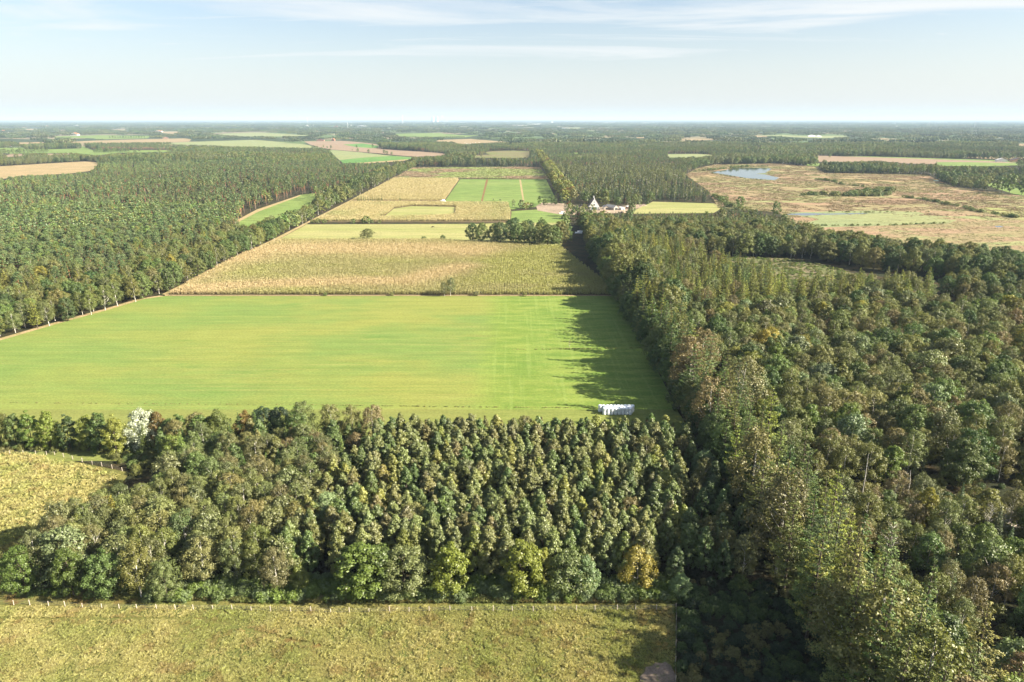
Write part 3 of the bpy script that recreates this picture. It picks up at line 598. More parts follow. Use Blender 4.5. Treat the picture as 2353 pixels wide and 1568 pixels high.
# the avenue of tall conifers beside the meadow
stand('the tall conifer row', [(57, 60), (73, 60), (73, 300), (57, 300)], 6.6, {'white_pine_tree': (7, dict(yel=2, olive=1.6, mid=2.2, bluep=1.4, dark=1.6)), 'larch_tree': (.5, dict(dark=1)), 'birch_tree': (1.3, dict(pink=1, brown=1, olive=1))}, (21, 27), jit=.34)
stand('the far conifer row', [(59, 300), (76, 300), (80, 520), (64, 520)], 6.4, {'white_pine_tree': (6, dict(yel=2, olive=2, mid=2, bluep=1)), 'oak_tree': (1.6, dict(dark=1, olive=1)), 'larch_tree': (1, dict(olive=1, yel=1))}, (19, 24), jit=.34)
stand('the added conifer row understorey', [(57, 128), (66, 128), (68, 505), (58, 505)], 5.2, {'oak_tree': (3, dict(dark=2, olive=2, mid=2)), 'birch_tree': (1, dict(brown=1, olive=1))}, (11, 16), dens=.95)  # low trees added to close gaps in the row's shadow on the meadow
# low mixed growth at the lower right
stand('the low mixed growth', [(74, 60), (150, 60), (165, 128), (150, 158), (118, 150), (76, 156)], 6.0, {'birch_tree': (5, dict(olive=3, grey=2, pink=1.6, brown=1)), 'willow_tree': (2, dict(bright=1, mid=1, sgrey=1)), 'spruce_tree': (1, dict(dark=1, blue=1)), 'white_pine_tree': (.7, dict(yel=1, dark=1)), 'bare_tree': (.5, dict(pink=1, brown=1)), 'maple_tree': (.5, dict(gold=1, olive=1))}, (8, 12), jit=.4, dens=.93)
RW = [(76, 160), (120, 164), (190, 172), (260, 190), (330, 240), (380, 300), (330, 345), (240, 330), (170, 340), (100, 330), (74, 300)]
stand('the mixed right wood', RW, 6.9, {'birch_tree': (8, dict(olive=2.5, brown=2, grey=2.5, pale=.8, pink=.9, mid=.8)), 'oak_tree': (2.6, dict(dark=1, mid=2, olive=1.4, bright=.5, gold=.25, yel=.6)), 'maple_tree': (.7, dict(bright=1, olive=1, gold=.4)), 'willow_tree': (.8, dict(sgrey=1, grey=2)), 'spruce_tree': (.35, dict(blue=1, dark=1)), 'bare_tree': (.2, dict(pink=1))}, (12, 16), jit=.42, clump=16)
stand('the trees before the farm', [(61, 522), (94, 522), (92, 590), (84, 640), (64, 650)], 6.6, {'oak_tree': (5, dict(olive=2, mid=2, brown=1)), 'maple_tree': (1, dict(yel=1, olive=1)), 'white_pine_tree': (1, dict(mid=1))}, (12, 15.5))
stand('the larch wood', [(78, 305), (150, 345), (150, 372), (118, 470), (92, 520), (80, 520)], 6.0, {'larch_tree': (9, dict(olive=3, yel=2.4, mid=1)), 'white_pine_tree': (1, dict(bluep=1)), 'birch_tree': (.8, dict(grey=1, pink=.6))}, (17, 21), jit=.34)
stand('the clearing larch edge', [(150, 345), (215, 345), (232, 368), (190, 372), (150, 368)], 6.2, {'larch_tree': (6, dict(olive=3, yel=2)), 'birch_tree': (2, dict(grey=1, olive=1))}, (14, 19), jit=.34)
stand('the wood behind clearing', [(82, 520), (118, 478), (150, 492), (200, 485), (250, 470), (262, 500), (240, 560), (180, 585), (90, 590)], 7.4, {'oak_tree': (4, dict(dark=1, olive=2.4, mid=1.6, brown=.6)), 'birch_tree': (4, dict(grey=2, olive=2, brown=1)), 'pine_tree': (.5, dict(bluep=1))}, (13, 17), clump=22)
stand('the farm birch plantation', [(84, 592), (180, 588), (236, 575), (262, 590), (262, 640), (240, 650), (150, 652), (88, 640)], 5.2, {'young_birch_tree': (6, dict(grey=2, pale=2, mid=1, olive=1)), 'spruce_tree': (1.2, dict(dark=1, mid=1))}, (8, 10))
stand('the thin wood right of clearing', [(236, 352), (330, 345), (380, 300), (400, 330), (372, 360), (335, 392), (300, 392), (262, 395), (240, 375)], 8.0, {'birch_tree': (3, dict(olive=2, grey=1, brown=1)), 'oak_tree': (3, dict(olive=2, mid=1, dark=1))}, (11, 15), dens=.9)
stand('the low plantation before the farm meadow', [(95, 655), (255, 655), (262, 690), (100, 704)], 4.6, {'young_birch_tree': (3, dict(olive=1, mid=1, brown=1)), 'spruce_tree': (3, dict(mid=1, dark=1))}, (4.5, 6.2))
# line of oaks between the clearing and the heath
stand('the heath oak belt', [(212, 470), (262, 500), (300, 470), (330, 420), (372, 372), (400, 330), (365, 318), (322, 352), (282, 400), (245, 440)], 8.2, {'oak_tree': (6, dict(dark=2, olive=3, mid=1)), 'larch_tree': (.6, dict(olive=1)), 'birch_tree': (1.2, dict(grey=1))}, (13, 17), dens=.85)
for u_, v_, h in [(1985, 690, 15), (2012, 700, 12), (2030, 704, 15), (2050, 706, 13), (2072, 708, 16), (2088, 708, 15)]:
    x, y = G(u_, v_); NEAR.append(('larch_tree', x, y, h, 'mid', 'lone larch at the lower edge of the clearing', -1, 0, True))
stand('the frame-edge scrub wood', [(330, 350), (400, 335), (470, 330), (470, 400), (420, 420), (372, 385)], 8.0, {'oak_tree': (4, dict(bright=1, mid=2)), 'birch_tree': (2, dict(grey=1, gold=.6))}, (11, 15), dens=.8)
stand('the heath willow thicket', [(318, 470), (345, 455), (362, 470), (345, 500), (318, 497)], 5.5, {'willow_tree': (1, dict(sgrey=2, mid=1))}, (6, 9))
# copse in the pasture beside the farm track
for u_, v_, h, q in [(1085, 556, 15, 'dark'), (1108, 558, 16, 'mid'), (1135, 556, 15, 'olive'), (1150, 560, 17, 'dark'), (1172, 556, 18, 'dark'), (1190, 562, 16, 'mid'), (1206, 558, 17, 'olive'), (1222, 564, 15, 'mid'), (1240, 560, 16, 'olive'), (1258, 566, 17, 'mid'), (1275, 566, 16, 'mid'), (1288, 560, 18, 'olive'), (1246, 550, 17, 'mid'), (1300, 556, 15, 'dark'), (1182, 548, 17, 'dark'), (1215, 550, 16, 'dark')]:
    x, y = G(u_, v_); NEAR.append(('oak_tree', x, y, h, q, 'of the copse in the pasture before the farm', -2, 0, True))
for u_, v_, h, k, q, ph in [(845, 550, 8.6, 'oak_tree', 'grey', 'round crown standing alone in the long pasture'), (1018, 553, 4.6, 'oak_tree', 'mid', 'low and wide at the pasture edge'), (974, 552, 2.8, 'bush', 'mid', 'tiny bush at the pasture edge'), (1035, 680, 10.5, 'birch_tree', 'grey', 'standing alone between maize and meadow'), (1022, 681, 8.5, 'birch_tree', 'grey', 'leaning beside the lone birch'),
   (919, 463, 7, 'spruce_tree', 'mid', 'standing alone between two maize fields'), (1308, 802, 4.2, 'bare_tree', 'rust', 'small dead tree in the meadow')]:
    x, y = G(u_, v_); NEAR.append((k, x, y, h, q, ph, -1, 0, True))
for i in range(12):
    x, y = G(820 + i * 5.2, 463.2); NEAR.append(('spruce_tree', x, y + u(-2, 2), u(6, 8.5), 'mid', 'of the short dark row between two maize fields', -2, 0, True))
for u_, v_, h, q in [(732, 513, 4, 'mid'), (745, 513, 3.5, 'mid'), (812, 513, 4, 'mid'), (843, 513, 6, 'mid'), (833, 513, 3.5, 'olive'), (853, 513, 3, 'mid'), (872, 513, 3.2, 'olive'), (700, 511, 4, 'olive'), (718, 513, 3, 'olive'), (1094, 680, 2.4, 'grey'), (900, 680, 1.8, 'olive'), (748, 680, 1.6, 'mid'), (1206, 681, 1.8, 'olive')]:
    x, y = G(u_, v_); NEAR.append(('bush', x, y, h, q, 'in the hedge line between two fields', -2, 0, True))
# the wood along the left side of the fields: broadleaved edge, then Scots pines
EDGE = [(-197.5, 380), (-226, 304), (-262, 246), (-318, 205), (-360, 225), (-300, 280), (-262, 330), (-232, 395), (-228, 470), (-226, 700), (-197, 700)]
stand('the left wood edge', EDGE, 6.8, {'oak_tree': (3.4, dict(mid=3, olive=2, dark=1)), 'birch_tree': (3, dict(grey=2, olive=2, pale=1)), 'larch_tree': (.8, dict(yel=1, olive=1)), 'maple_tree': (.5, dict(mid=1, gold=.2))}, (11, 15), clump=15)
EDGE2 = [(-228, 395), (-262, 330), (-300, 280), (-360, 225), (-420, 260), (-350, 330), (-305, 400), (-262, 470), (-240, 600), (-228, 600)]
stand('the left birch belt', EDGE2, 6.6, {'birch_tree': (3, dict(grey=2, olive=1, pale=1)), 'pine_tree': (2.6, dict(bluep=2, blue=1)), 'larch_tree': (2, dict(yel=1, olive=2)), 'oak_tree': (.5, dict(gold=.5, brown=.5, mid=1))}, (12, 16), clump=22)
PINE = [(-420, 260), (-350, 330), (-305, 400), (-262, 470), (-240, 600), (-238, 700), (-560, 700), (-560, 330)]
stand('the left pine forest', PINE, 6.0, {'pine_tree': (12, dict(bluep=4, blue=3, mid=.8, olive=.5)), 'birch_tree': (.4, dict(grey=1)), 'spruce_tree': (.2, dict(blue=1))}, (14, 17), jit=.36)
# heath trees
for u_, v_, h, k, q, ph in [(1700, 478, 13, 'willow_tree', 'mid', 'slender and alone beside the heath ditch'), (1782, 498, 15, 'oak_tree', 'mid', 'rounded crown at the tip of the heath'), (1800, 520, 11, 'oak_tree', 'mid', 'below the rounded tree at the heath tip')]:
    x, y = G(u_, v_); NEAR.append((k, x, y, h, q, ph, -1, 0, True))
# farm trees
for u_, v_, h, k, q in [(1392, 474, 17, 'maple_tree', 'olive'), (1420, 474, 10, 'oak_tree', 'mid'), (1457, 474, 13, 'oak_tree', 'mid'), (1470, 476, 13, 'poplar_tree', 'sgrey'), (1442, 476, 12, 'birch_tree', 'mid'), (1436, 470, 7, 'maple_tree', 'plum'), (1180, 478, 9, 'birch_tree', 'pale'), (1198, 478, 9, 'willow_tree', 'grey'),
   (1210, 480, 7, 'bush', 'olive'), (1222, 480, 7, 'oak_tree', 'mid'), (1240, 470, 10, 'maple_tree', 'bright'), (1252, 474, 8, 'oak_tree', 'mid'), (1310, 498, 13, 'oak_tree', 'olive'), (1322, 504, 13, 'oak_tree', 'mid'), (1335, 504, 12, 'oak_tree', 'brown'), (1330, 520, 12, 'maple_tree', 'plum'), (1352, 508, 7, 'oak_tree', 'olive'), (1343, 486, 8, 'oak_tree', 'olive'), (1300, 520, 13, 'oak_tree', 'mid'), (1340, 515, 9, 'oak_tree', 'dark'), (1300, 486, 14, 'spruce_tree', 'blue'), (1276, 472, 15, 'spruce_tree', 'dark'), (1290, 470, 16, 'spruce_tree', 'dark'), (1308, 474, 15, 'spruce_tree', 'dark'), (1268, 470, 13, 'spruce_tree', 'dark')]:
    x, y = G(u_, v_); NEAR.append((k, x, y, h, q, 'near the white farmhouse', -2, 0, True))
# far field trees that can be told apart
for off, pts, h, k in [(588.3, [(927, 350, 8), (935, 386, 8), (1035, 396, 8), (1180, 405, 9), (1205, 410, 8), (1247, 415, 7), (1073, 350, 10), (1115, 355, 5), (885, 375, 4), (690, 358, 9), (655, 355, 6), (620, 345, 6), (518, 360, 8)], 1, 'oak_tree'), (1764.8, [(566, 440, 9), (510, 515, 10), (430, 516, 14), (2090, 752, 13), (2215, 768, 20), (2150, 745, 14), (2330, 780, 18)], 1, 'oak_tree')]:
    for zx, zy, hh in pts:
        x, y = G(off + zx * .25, 252.8 + zy * .25); NEAR.append((k, x, y, hh * 1.25, 'mid', 'standing by itself in the far fields', -2, 0, True))
# tree lines in the far fields: (frame points, how many, height, kind)
for off, p, n_, h, k in [(0, (1000, 262, 1340, 258), 14, 11, 'oak_tree'), (0, (880, 283, 950, 280), 4, 9, 'oak_tree'), (0, (770, 325, 1130, 320), 12, 10, 'oak_tree'), (0, (0, 412, 450, 392), 13, 14, 'oak_tree'), (0, (860, 395, 1200, 388), 16, 12, 'oak_tree'),
       (588.3, (1320, 268, 1920, 258), 34, 11, 'oak_tree'), (588.3, (850, 290, 1150, 320), 34, 9, 'poplar_tree'), (1764.8, (1800, 445, 2353, 470), 14, 14, 'oak_tree')]:
    for i in range(n_):
        f = (i + .5) / n_; x, y = G(off + (p[0] + (p[2] - p[0]) * f) * .25, 252.8 + (p[1] + (p[3] - p[1]) * f) * .25 + u(-.2, .2)); NEAR.append((k, x, y, h * u(.8, 1.15), 'mid', 'in a tree line across the far fields', -2, 0, False))
# the golden avenue beyond the farm: two rows
for r_, xo in ((0, 64), (1, 73)):
    for i in range(72):
        y = 830 + i * 15.5; NEAR.append(('poplar_tree' if False else 'oak_tree', xo + .004 * (y - 830) + u(-1, 1), y, u(14, 18), ['olive', 'yel', 'yel', 'gold', 'rust'][rng.choice(5, p=[.36, .3, .2, .06, .08])], 'of the %s row of the avenue beyond the farm' % ('left', 'right')[r_], -2, 0, False))

# ---- choose the individuals: of each kind the 300 that show largest, the rest of that kind is one mass
CAP = 285
STRIP = [(512, 524), (590, 485), (690, 449), (738, 449), (712, 466), (680, 482), (620, 500), (575, 516), (545, 522)]
def blocks(e):
    for zf in (0, .5, .9):
        a, b = proj(e[1], e[2], e[3] * zf)
        if inpoly(np.array([a]), np.array([b]), STRIP)[0]: return True
    return False
NEAR = [e for e in NEAR if not (e[5].startswith('the left') and blocks(e))]
arr = NEAR; chosen = {}; rest = {}
for k in sorted({e[0] for e in arr}):
    L_ = [e for e in arr if e[0] == k]
    x = np.array([e[1] for e in L_]); y = np.array([e[2] for e in L_]); h = np.array([e[3] for e in L_])
    d = np.sqrt(x * x + y * y + CAM_H ** 2); pu, pv = proj(x, y, h * .7)
    inf = (pu > -10) & (pu < 2363) & (pv < 1590) & (y > 20)
    f_ = np.array([e[8] for e in L_])
    key = np.where(inf, h / d, -1) + np.where(f_ & inf, 10, 0)
    o_ = np.argsort(-key)
    chosen[k] = [L_[i] for i in o_[:CAP] if key[i] > 0]
    # trees outside the frame are kept where they still throw shade into it
    rest[k] = [L_[i] for i in o_ if key[i] <= 0 and y[i] > 25 and abs(pu[i] - 1176) < 1176 + 700] + [L_[i] for i in o_[CAP:] if key[i] > 0]
EN = dict(broadleaf_tree='broadleaved tree', birch_tree='birch', young_birch_tree='young birch', oak_tree='oak', maple_tree='maple', willow_tree='willow', pine_tree='Scots pine', white_pine_tree='tall pine', larch_tree='larch', spruce_tree='spruce', poplar_tree='poplar', bare_tree='thin leafless birch', bush='bush')
WS = {'behind the strip wood': 1.1, 'standing among dark hedge trees': .9, 'at the pasture edge of the plantation': 1.4, 'left of a bluish oak at the pasture edge': 1.5, 'between two front trees at the pasture edge': 1.35, 'oval crown at the front of the plantation': 1.35, 'pointed crown at the front of the plantation': 1.3, 'broad dome at the front of the plantation': 1.3, 'round crown standing alone in the long pasture': 1.75, 'low and wide at the pasture edge': 1.5, 'standing alone between maize and meadow': 1.1, 'small dead tree in the meadow': .8}
def jtone(q, n=1, s=.10):
    b = np.array(T[q][1]); return b * rng.normal(1, s, (n, 1)) * rng.normal(1, s * .5, (n, 3))
labels_seen = {}; NTH = {}
def place_tree(e):
    k, x, y, h, q, phrase, r_, c_, f_ = e; K = KIND[k]; d = math.hypot(x, y)
    lod = 'near' if d < 640 else 'mid'
    vi = int(rng.integers(len(K[lod]))); crown, trunk, whole = K[lod][vi]; s = h / K['H']; w = s * u(.88, 1.18) * WS.get(phrase, 1)
    tone = [float(a) for a in jtone(q)[0]]
    if r_ >= 0: lab = '%s %s, %s from left, %s row of %s' % (T[q][0], EN[k], ordn(c_), ordn(r_), phrase)
    elif r_ == -1: lab = '%s %s %s' % (T[q][0], EN[k], phrase)
    else: lab = '%s %s %s' % (T[q][0], EN[k], phrase)
    lab = lab.replace('%s %s %s' % (T[q][0], EN[k], 'of the'), '%s %s of the' % (T[q][0], EN[k]))
    i_, n_of = NTH.get(id(e), (0, 1))
    if n_of > 1: lab += ', %s from left' % ordn(i_)
    grp = None
    if r_ != -1: grp = ('trees of ' + phrase) if r_ >= 0 else ('trees ' + phrase)
    if lab in labels_seen:
        labels_seen[lab] += 1
    else: labels_seen[lab] = 1
    if grp is None and labels_seen[lab] > 1: grp = 'trees ' + phrase
    rot = (rng.normal(0, .03), rng.normal(0, .03), u(0, 6.283))
    if d < 470:
        o = link(bpy.data.objects.new(k, None)); o.empty_display_size = 1
        for nm, me in (('crown', crown), ('trunk', trunk)):
            c = link(bpy.data.objects.new(nm, me)); c.parent = o; c['tone'] = tone
    else:
        o = link(bpy.data.objects.new(k, whole))
    o['tone'] = tone
    o.location = (x, y, 0); o.rotation_euler = rot; o.scale = (w, w, s); tag(o, lab, 'tree' if k != 'bush' else 'bush', grp)
    return o
for k in chosen:
    same = {}
    for e in chosen[k]:
        if e[6] < 0: same.setdefault((e[4], e[5]), []).append(e)
    for L_ in same.values():
        L_.sort(key=lambda e: e[1] / e[2])
        for i, e in enumerate(L_): NTH[id(e)] = (i, len(L_))
    for e in chosen[k]: place_tree(e)
# ---- middle distance woods, as masses of single trees
MASS = {k: [] for k in KIND}
for k in rest:
    for e in rest[k]: MASS[k].append((e[1], e[2], e[3], *jtone(e[4])[0]))
def in_open(x, y, h):
    bad = np.zeros(len(x), bool)
    for zf in (0, .45, .9):
        pu, pv = proj(x, y, h * zf)
        for D_ in OPEN + [STRIP]: bad |= inpoly(pu, pv, D_)
    return bad
def wood_mass(y0, y1, sp, hfun, mixfun, extra=None):
    n_ = int((.82 * (y1 ** 2 - y0 ** 2)) / sp ** 2)
    y = np.sqrt(rng.uniform(y0 ** 2, y1 ** 2, n_)); x = rng.uniform(-.82, .82, n_) * y
    # even the spacing a little: snap to jittered cells
    x = (np.floor(x / sp) + .5 + rng.normal(0, .22, n_)) * sp; y = (np.floor(y / sp) + .5 + rng.normal(0, .22, n_)) * sp
    key = np.floor(x / sp).astype(np.int64) * 100003 + np.floor(y / sp).astype(np.int64); _, ui = np.unique(key, return_index=True); x, y = x[ui], y[ui]
    h = hfun(x, y); ok = ~in_open(x, y, h) & (fnoise(x, y, 26, 61) > .27)
    # keep clear of the near stands and fields laid out in metres
    ok &= ~((x > -201) & (x < 60) & (y < 1470)); ok &= ~((x > 60) & (x < 84) & (y > 690) & (y < 1960))
    ok &= ~((x < -195) & (y < 703))
    ok &= ~inpoly(x, y, GP([(1225, 500), (1232, 466), (1260, 462), (1320, 470), (1478, 468), (1490, 492), (1340, 500)]))
    ok &= ~((y < 655) & (x > 0))
    return x[ok], y[ok], h[ok]
hf = lambda x, y: (9 + 9 * fnoise(x, y, 110, 3)) * rng.uniform(.78, 1.18, len(x))
x, y, h = wood_mass(640, 2700, 7.6, hf, None)
# species by place
leftpine = (x < -150) & (y < 1500) | (fnoise(x, y, 500, 21) > .60)
q1 = fnoise(x, y, 130, 8); q2 = rng.random(len(x)); q3 = vnoise(x, y, 60, 31)
beyond = inpoly(x, y, GP([(1295, 462), (1250, 400), (1250, 372), (1500, 352), (1600, 395), (1655, 468)]))
kind = np.where(leftpine & (q2 < .9), 'pine_tree', np.where(q1 > .62, 'birch_tree', np.where(q1 > .40, 'oak_tree', 'broadleaf_tree'))).astype(object)
kind[(q2 > .95)] = 'spruce_tree'; kind[(q1 < .30) & ~leftpine & (q2 > .4)] = 'poplar_tree'
kind[beyond] = np.where(q1 > .56, 'pine_tree', 'young_birch_tree')[beyond]; kind[beyond & (q2 > .8)] = 'spruce_tree'
edge_ = (x > -236) & (x < -195) & (y < 1480); kind[edge_] = np.where(q2 < .6, 'oak_tree', np.where(q2 < .85, 'birch_tree', 'broadleaf_tree'))[edge_]
southedge = inpoly(x, y, GP([(1320, 476), (1330, 455), (1420, 440), (1560, 425), (1655, 440), (1655, 468)])); kind[southedge & (q2 > .35)] = 'spruce_tree'
h = np.where(kind == 'pine_tree', h * 1.0 + 1, h); h[beyond] = h[beyond] * .95
TM = dict(pine_tree=['bluep', 'blue', 'bluep', 'mid'], birch_tree=['grey', 'olive', 'mid', 'brown'], oak_tree=['dark', 'mid', 'olive', 'mid'], broadleaf_tree=['mid', 'grey', 'olive', 'mid'], spruce_tree=['dark', 'blue', 'black', 'dark'], young_birch_tree=['grey', 'olive', 'pale', 'mid'], poplar_tree=['grey', 'olive', 'mid', 'pale'])
spr = (fnoise(x, y, 240, 91) > .63) & ~beyond & (y > 1100); kind[spr & (q2 > .25)] = 'spruce_tree'
for k in set(kind):
    i_ = np.where(kind == k)[0]
    tn = np.array([T[a][1] for a in TM[k]])[np.clip(((vnoise(x[i_], y[i_], 45, 77) * .55 + rng.random(len(i_)) * .45) * 4).astype(int), 0, 3)] * rng.normal(1, .1, (len(i_), 1)) * (.72 + .56 * fnoise(x[i_], y[i_], 220, 51))[:, None]
    MASS[k] += list(zip(x[i_], y[i_], h[i_], *tn.T))
for k, L_ in MASS.items():
    if not L_: continue
    A = np.array(L_, float); K = KIND[k]; d = np.hypot(A[:, 0], A[:, 1]); n_ = len(A)
    nn, mm = len(K['near']), len(K['mid'])
    var = np.where(d < 640, rng.integers(0, nn, n_), nn + rng.integers(0, mm, n_))
    s = A[:, 2] / K['H']; w = s * rng.uniform(.82, 1.28, n_)
    scatter(k.replace('tree', 'woodland') if k != 'bush' else 'bushes', [m_[2] for m_ in K['near']] + [m_[2] for m_ in K['mid']], np.c_[A[:, :2], np.zeros(n_)], zrot(n_, .03), np.c_[w, w, s], var, A[:, 3:6],
            'mass of %s crowns in the woods, too many to count' % EN[k], 'woodland')
# ---- far woods to the horizon: patches of canopy
def patch(nc, rad, tris=True):
    L = Leaves()
    for i in range(nc):
        c = np.array([u(-30, 30), u(-30, 30), u(8, 13)]); r = u(3.6, 5.6); k = 26
        d = unit(rng.normal(size=(k, 3)) + [0, 0, .6]); L.add(c + d * r * [1, 1, .8], unit(d + rng.normal(0, .25, (k, 3))), u(2.6, 3.6), .8)
    v, f, lr = L.build(); return mesh_from('canopy_patch', v, [f], [ML['oak']], leaf=lr)
patches = [patch(44, 5) for _ in range(6)]
P_ = []; S_ = []; C_ = []
for y0, y1, sp, sxy, drop in ((2650, 6500, 55, 1.0, .14), (6500, 15000, 120, 2.2, .20), (15000, 60000, 380, 6.8, .14)):
    n_ = int(.82 * (y1 ** 2 - y0 ** 2) / sp ** 2 * 1.3)
    y = np.sqrt(rng.uniform(y0 ** 2, y1 ** 2, n_)); x = rng.uniform(-.82, .82, n_) * y
    x = (np.floor(x / sp) + .5) * sp; y = (np.floor(y / sp) + .5) * sp
    _, ui = np.unique(np.round(x / sp).astype(np.int64) * 100003 + np.round(y / sp).astype(np.int64), return_index=True); x, y = x[ui], y[ui]
    hz = rng.uniform(.75, 1.25, len(x)) * (.7 + .7 * fnoise(x, y, sp * 9, 4))
    ok = ~in_open(x, y, 14 * hz) & (fnoise(x, y, sp * 6, 13) > np.where((x < 300) & (y < 9000), .36, .27)) & (rng.random(len(x)) > drop * .25)
    x, y, hz = x[ok] + rng.normal(0, sp * .1, ok.sum()), y[ok] + rng.normal(0, sp * .1, ok.sum()), hz[ok]
    P_.append(np.c_[x, y, np.zeros(len(x))]); S_.append(np.c_[np.full(len(x), sxy), np.full(len(x), sxy), hz])
    tt = np.array([T[a][1] for a in ('dark', 'bluep', 'mid', 'olive', 'blue', 'grey')])[np.clip((fnoise(x, y, sp * 5, 41) * 7 - .5).astype(int), 0, 5)] * rng.normal(.72, .12, (len(x), 1)) * np.array([.85, .95, 1.1]); C_.append(tt)  # darker, bluer canopy tint: distance haze put into the colour
P_, S_, C_ = map(np.concatenate, (P_, S_, C_)); n_ = len(P_)
scatter('far_woodland', patches, P_, np.c_[np.zeros(n_), np.zeros(n_), rng.integers(0, 4, n_) * math.pi / 2 + rng.normal(0, .2, n_)], S_, rng.integers(0, 6, n_), C_, 'blue-green woods reaching to the horizon', 'woodland')

# ---------------------------------------------------------------- low growth
def clump_mesh(name, m, n_, h, r, wdt, lean, asp=.16):
    L = Leaves()
    a = rng.uniform(0, 6.283, n_); rr = r * np.sqrt(rng.random(n_)); hh = h * rng.uniform(.5, 1, n_)
    base = np.c_[np.cos(a) * rr, np.sin(a) * rr, hh * .45]
    dr = unit(np.c_[np.cos(a) * lean * rng.uniform(.2, 1.5, n_), np.sin(a) * lean * rng.uniform(.2, 1.5, n_), np.ones(n_)] + rng.normal(0, .25, (n_, 3)))
    L.add(base, unit(np.cross(dr, rng.normal(size=(n_, 3)))), hh, wdt / h, dr)
    v, f, lr = L.build(); v[:, 2] = np.maximum(v[:, 2], -.02); return mesh_from(name, v, [f], [m], leaf=lr)
tuss = [clump_mesh('tussock', ML['grass'], 34, .55, .30, .09, .9) for _ in range(6)]
def blend(a, b, f): return np.array(a) * (1 - f[:, None]) + np.array(b) * f[:, None]
def rough_tones(x, y):
    f = fnoise(x, y, 9, 2); g = fnoise(x, y, 3.2, 9)
    c = blend((.56, .50, .195), (.37, .40, .11), np.clip((f - .38) * 2.5, 0, 1)); c = c * (1 - np.clip((g - .62) * 5, 0, .45)[:, None]) + np.array((.34, .21, .08)) * np.clip((g - .62) * 5, 0, .45)[:, None]
    return c * rng.normal(1, .14, (len(x), 1))
def grass_area(name, poly, dens, label, smin=.5, smax=1.5):
    xs = [p[0] for p in poly]; ys = [p[1] for p in poly]; n_ = int(dens * (max(xs) - min(xs)) * (max(ys) - min(ys)))
    x = rng.uniform(min(xs), max(xs), n_); y = rng.uniform(min(ys), max(ys), n_); ok = inpoly(x, y, poly)
    pth = np.abs(y - (112.6 - .0 * x) - np.where(x < -62, 0, -(x + 62) * .30)) < .35; ok &= ~(pth & (x < -20))
    ok &= ~inpoly(x, y, [(22.0, 90), (22.6, 97.8), (25.0, 101), (27.8, 102), (29.6, 101), (29.6, 90)])
    x, y = x[ok], y[ok]; s = smin + (smax - smin) * np.clip((fnoise(x, y, 1.7, 6) - .3) * 2.4, 0, 1); n_ = len(x)
    rot = zrot(n_, .12); rot[:, 0] += .25; rot[:, 2] = rng.normal(.6, .8, n_)
    scatter(name, tuss, np.c_[x, y, np.zeros(n_)], rot, np.c_[s, s, s], rng.integers(0, 6, n_), rough_tones(x, y), label, 'grass')
grass_area('tussock_grass', [(-112, 88), (26.6, 88), (28.6, 94), (32.8, 116.2), (-140, 116.2)], 9.0, 'straw and olive tussock grass across the foreground pasture', .38, 1.15)
grass_area('wedge_grass', [(-225, 118), (-108, 118), (-106, 150), (-110, 171), (-150, 185), (-225, 185)], 2.2, 'rough yellow tussock grass in the wedge pasture on the left', .8, 2.0)
_n = 1500; _x = rng.uniform(-72, 34, _n); _y = 117.35 + rng.uniform(0, 1.3, _n) + np.where(_x < -58, .8, 0); _s = rng.uniform(1.3, 2.4, _n)
scatter('tall_reeds', tuss, np.c_[_x, _y, np.zeros(_n)], zrot(_n, .1), np.c_[_s * .8, _s * .8, _s], rng.integers(0, 6, _n), blend((.20, .24, .07), (.28, .22, .09), vnoise(_x, _y, 6, 4)) * rng.normal(1, .12, (_n, 1)), 'tall green and brown reeds behind the bottom fence', 'reeds')
# shrubs and brambles
def shrubs(name, poly, dens, sc, tones, label, kind='bush', mat_=None, zs=1.0, lod='near'):
    xs = [p[0] for p in poly]; ys = [p[1] for p in poly]; n_ = int(dens * (max(xs) - min(xs)) * (max(ys) - min(ys)))
    x = rng.uniform(min(xs), max(xs), n_); y = rng.uniform(min(ys), max(ys), n_); ok = inpoly(x, y, poly); x, y = x[ok], y[ok]; n_ = len(x)
    s = rng.uniform(*sc, n_); tn = np.array([T[a][1] for a in tones])[np.clip((vnoise(x, y, 7, 3) * .7 + rng.random(n_) * .3) * len(tones), 0, len(tones) - 1).astype(int)] * rng.normal(1, .12, (n_, 1))
    ms = [m_[2] for m_ in KIND[kind][lod]]
    return scatter(name, ms, np.c_[x, y, np.zeros(n_)], zrot(n_, .1), np.c_[s, s, s * zs], rng.integers(0, len(ms), n_), tn, label, 'undergrowth')
shrubs('bramble_strip', [(-76, 118), (35, 117.8), (36, 124.5), (-45, 124.5), (-60, 124), (-76, 121)], 1.0, (.5, .95), ['bright', 'bright', 'sgrey', 'mid', 'bluep'], 'blue-green bramble and willow scrub behind the bottom fence')
shrubs('bramble_edge', [(-106, 119), (-60, 118.6), (-60, 124), (-106, 124)], .18, (.35, .8), ['bright', 'mid', 'olive'], 'low green shrubs in front of the birches')
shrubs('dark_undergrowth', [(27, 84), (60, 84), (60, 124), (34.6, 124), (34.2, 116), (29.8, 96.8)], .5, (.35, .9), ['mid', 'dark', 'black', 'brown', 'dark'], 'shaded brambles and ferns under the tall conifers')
shrubs('wood_undergrowth', [(60, 60), (150, 60), (190, 170), (120, 170), (60, 160)], .06, (.5, 1.3), ['mid', 'olive', 'brown', 'dark'], 'undergrowth between the trees at the lower right')
shrubs('wedge_undergrowth', [(-170, 184.5), (-125, 184), (-108, 174), (-105, 168), (-102, 178), (-118, 190), (-170, 190)], .35, (.5, .9), ['mid', 'olive', 'brown'], 'low bramble bank behind the wedge fence')
shrubs('clearing_scrub', GP(CLEARING), .13, (.3, .9), ['mid', 'bright', 'olive', 'mid'], 'low regrowth in the felled clearing', zs=.6)
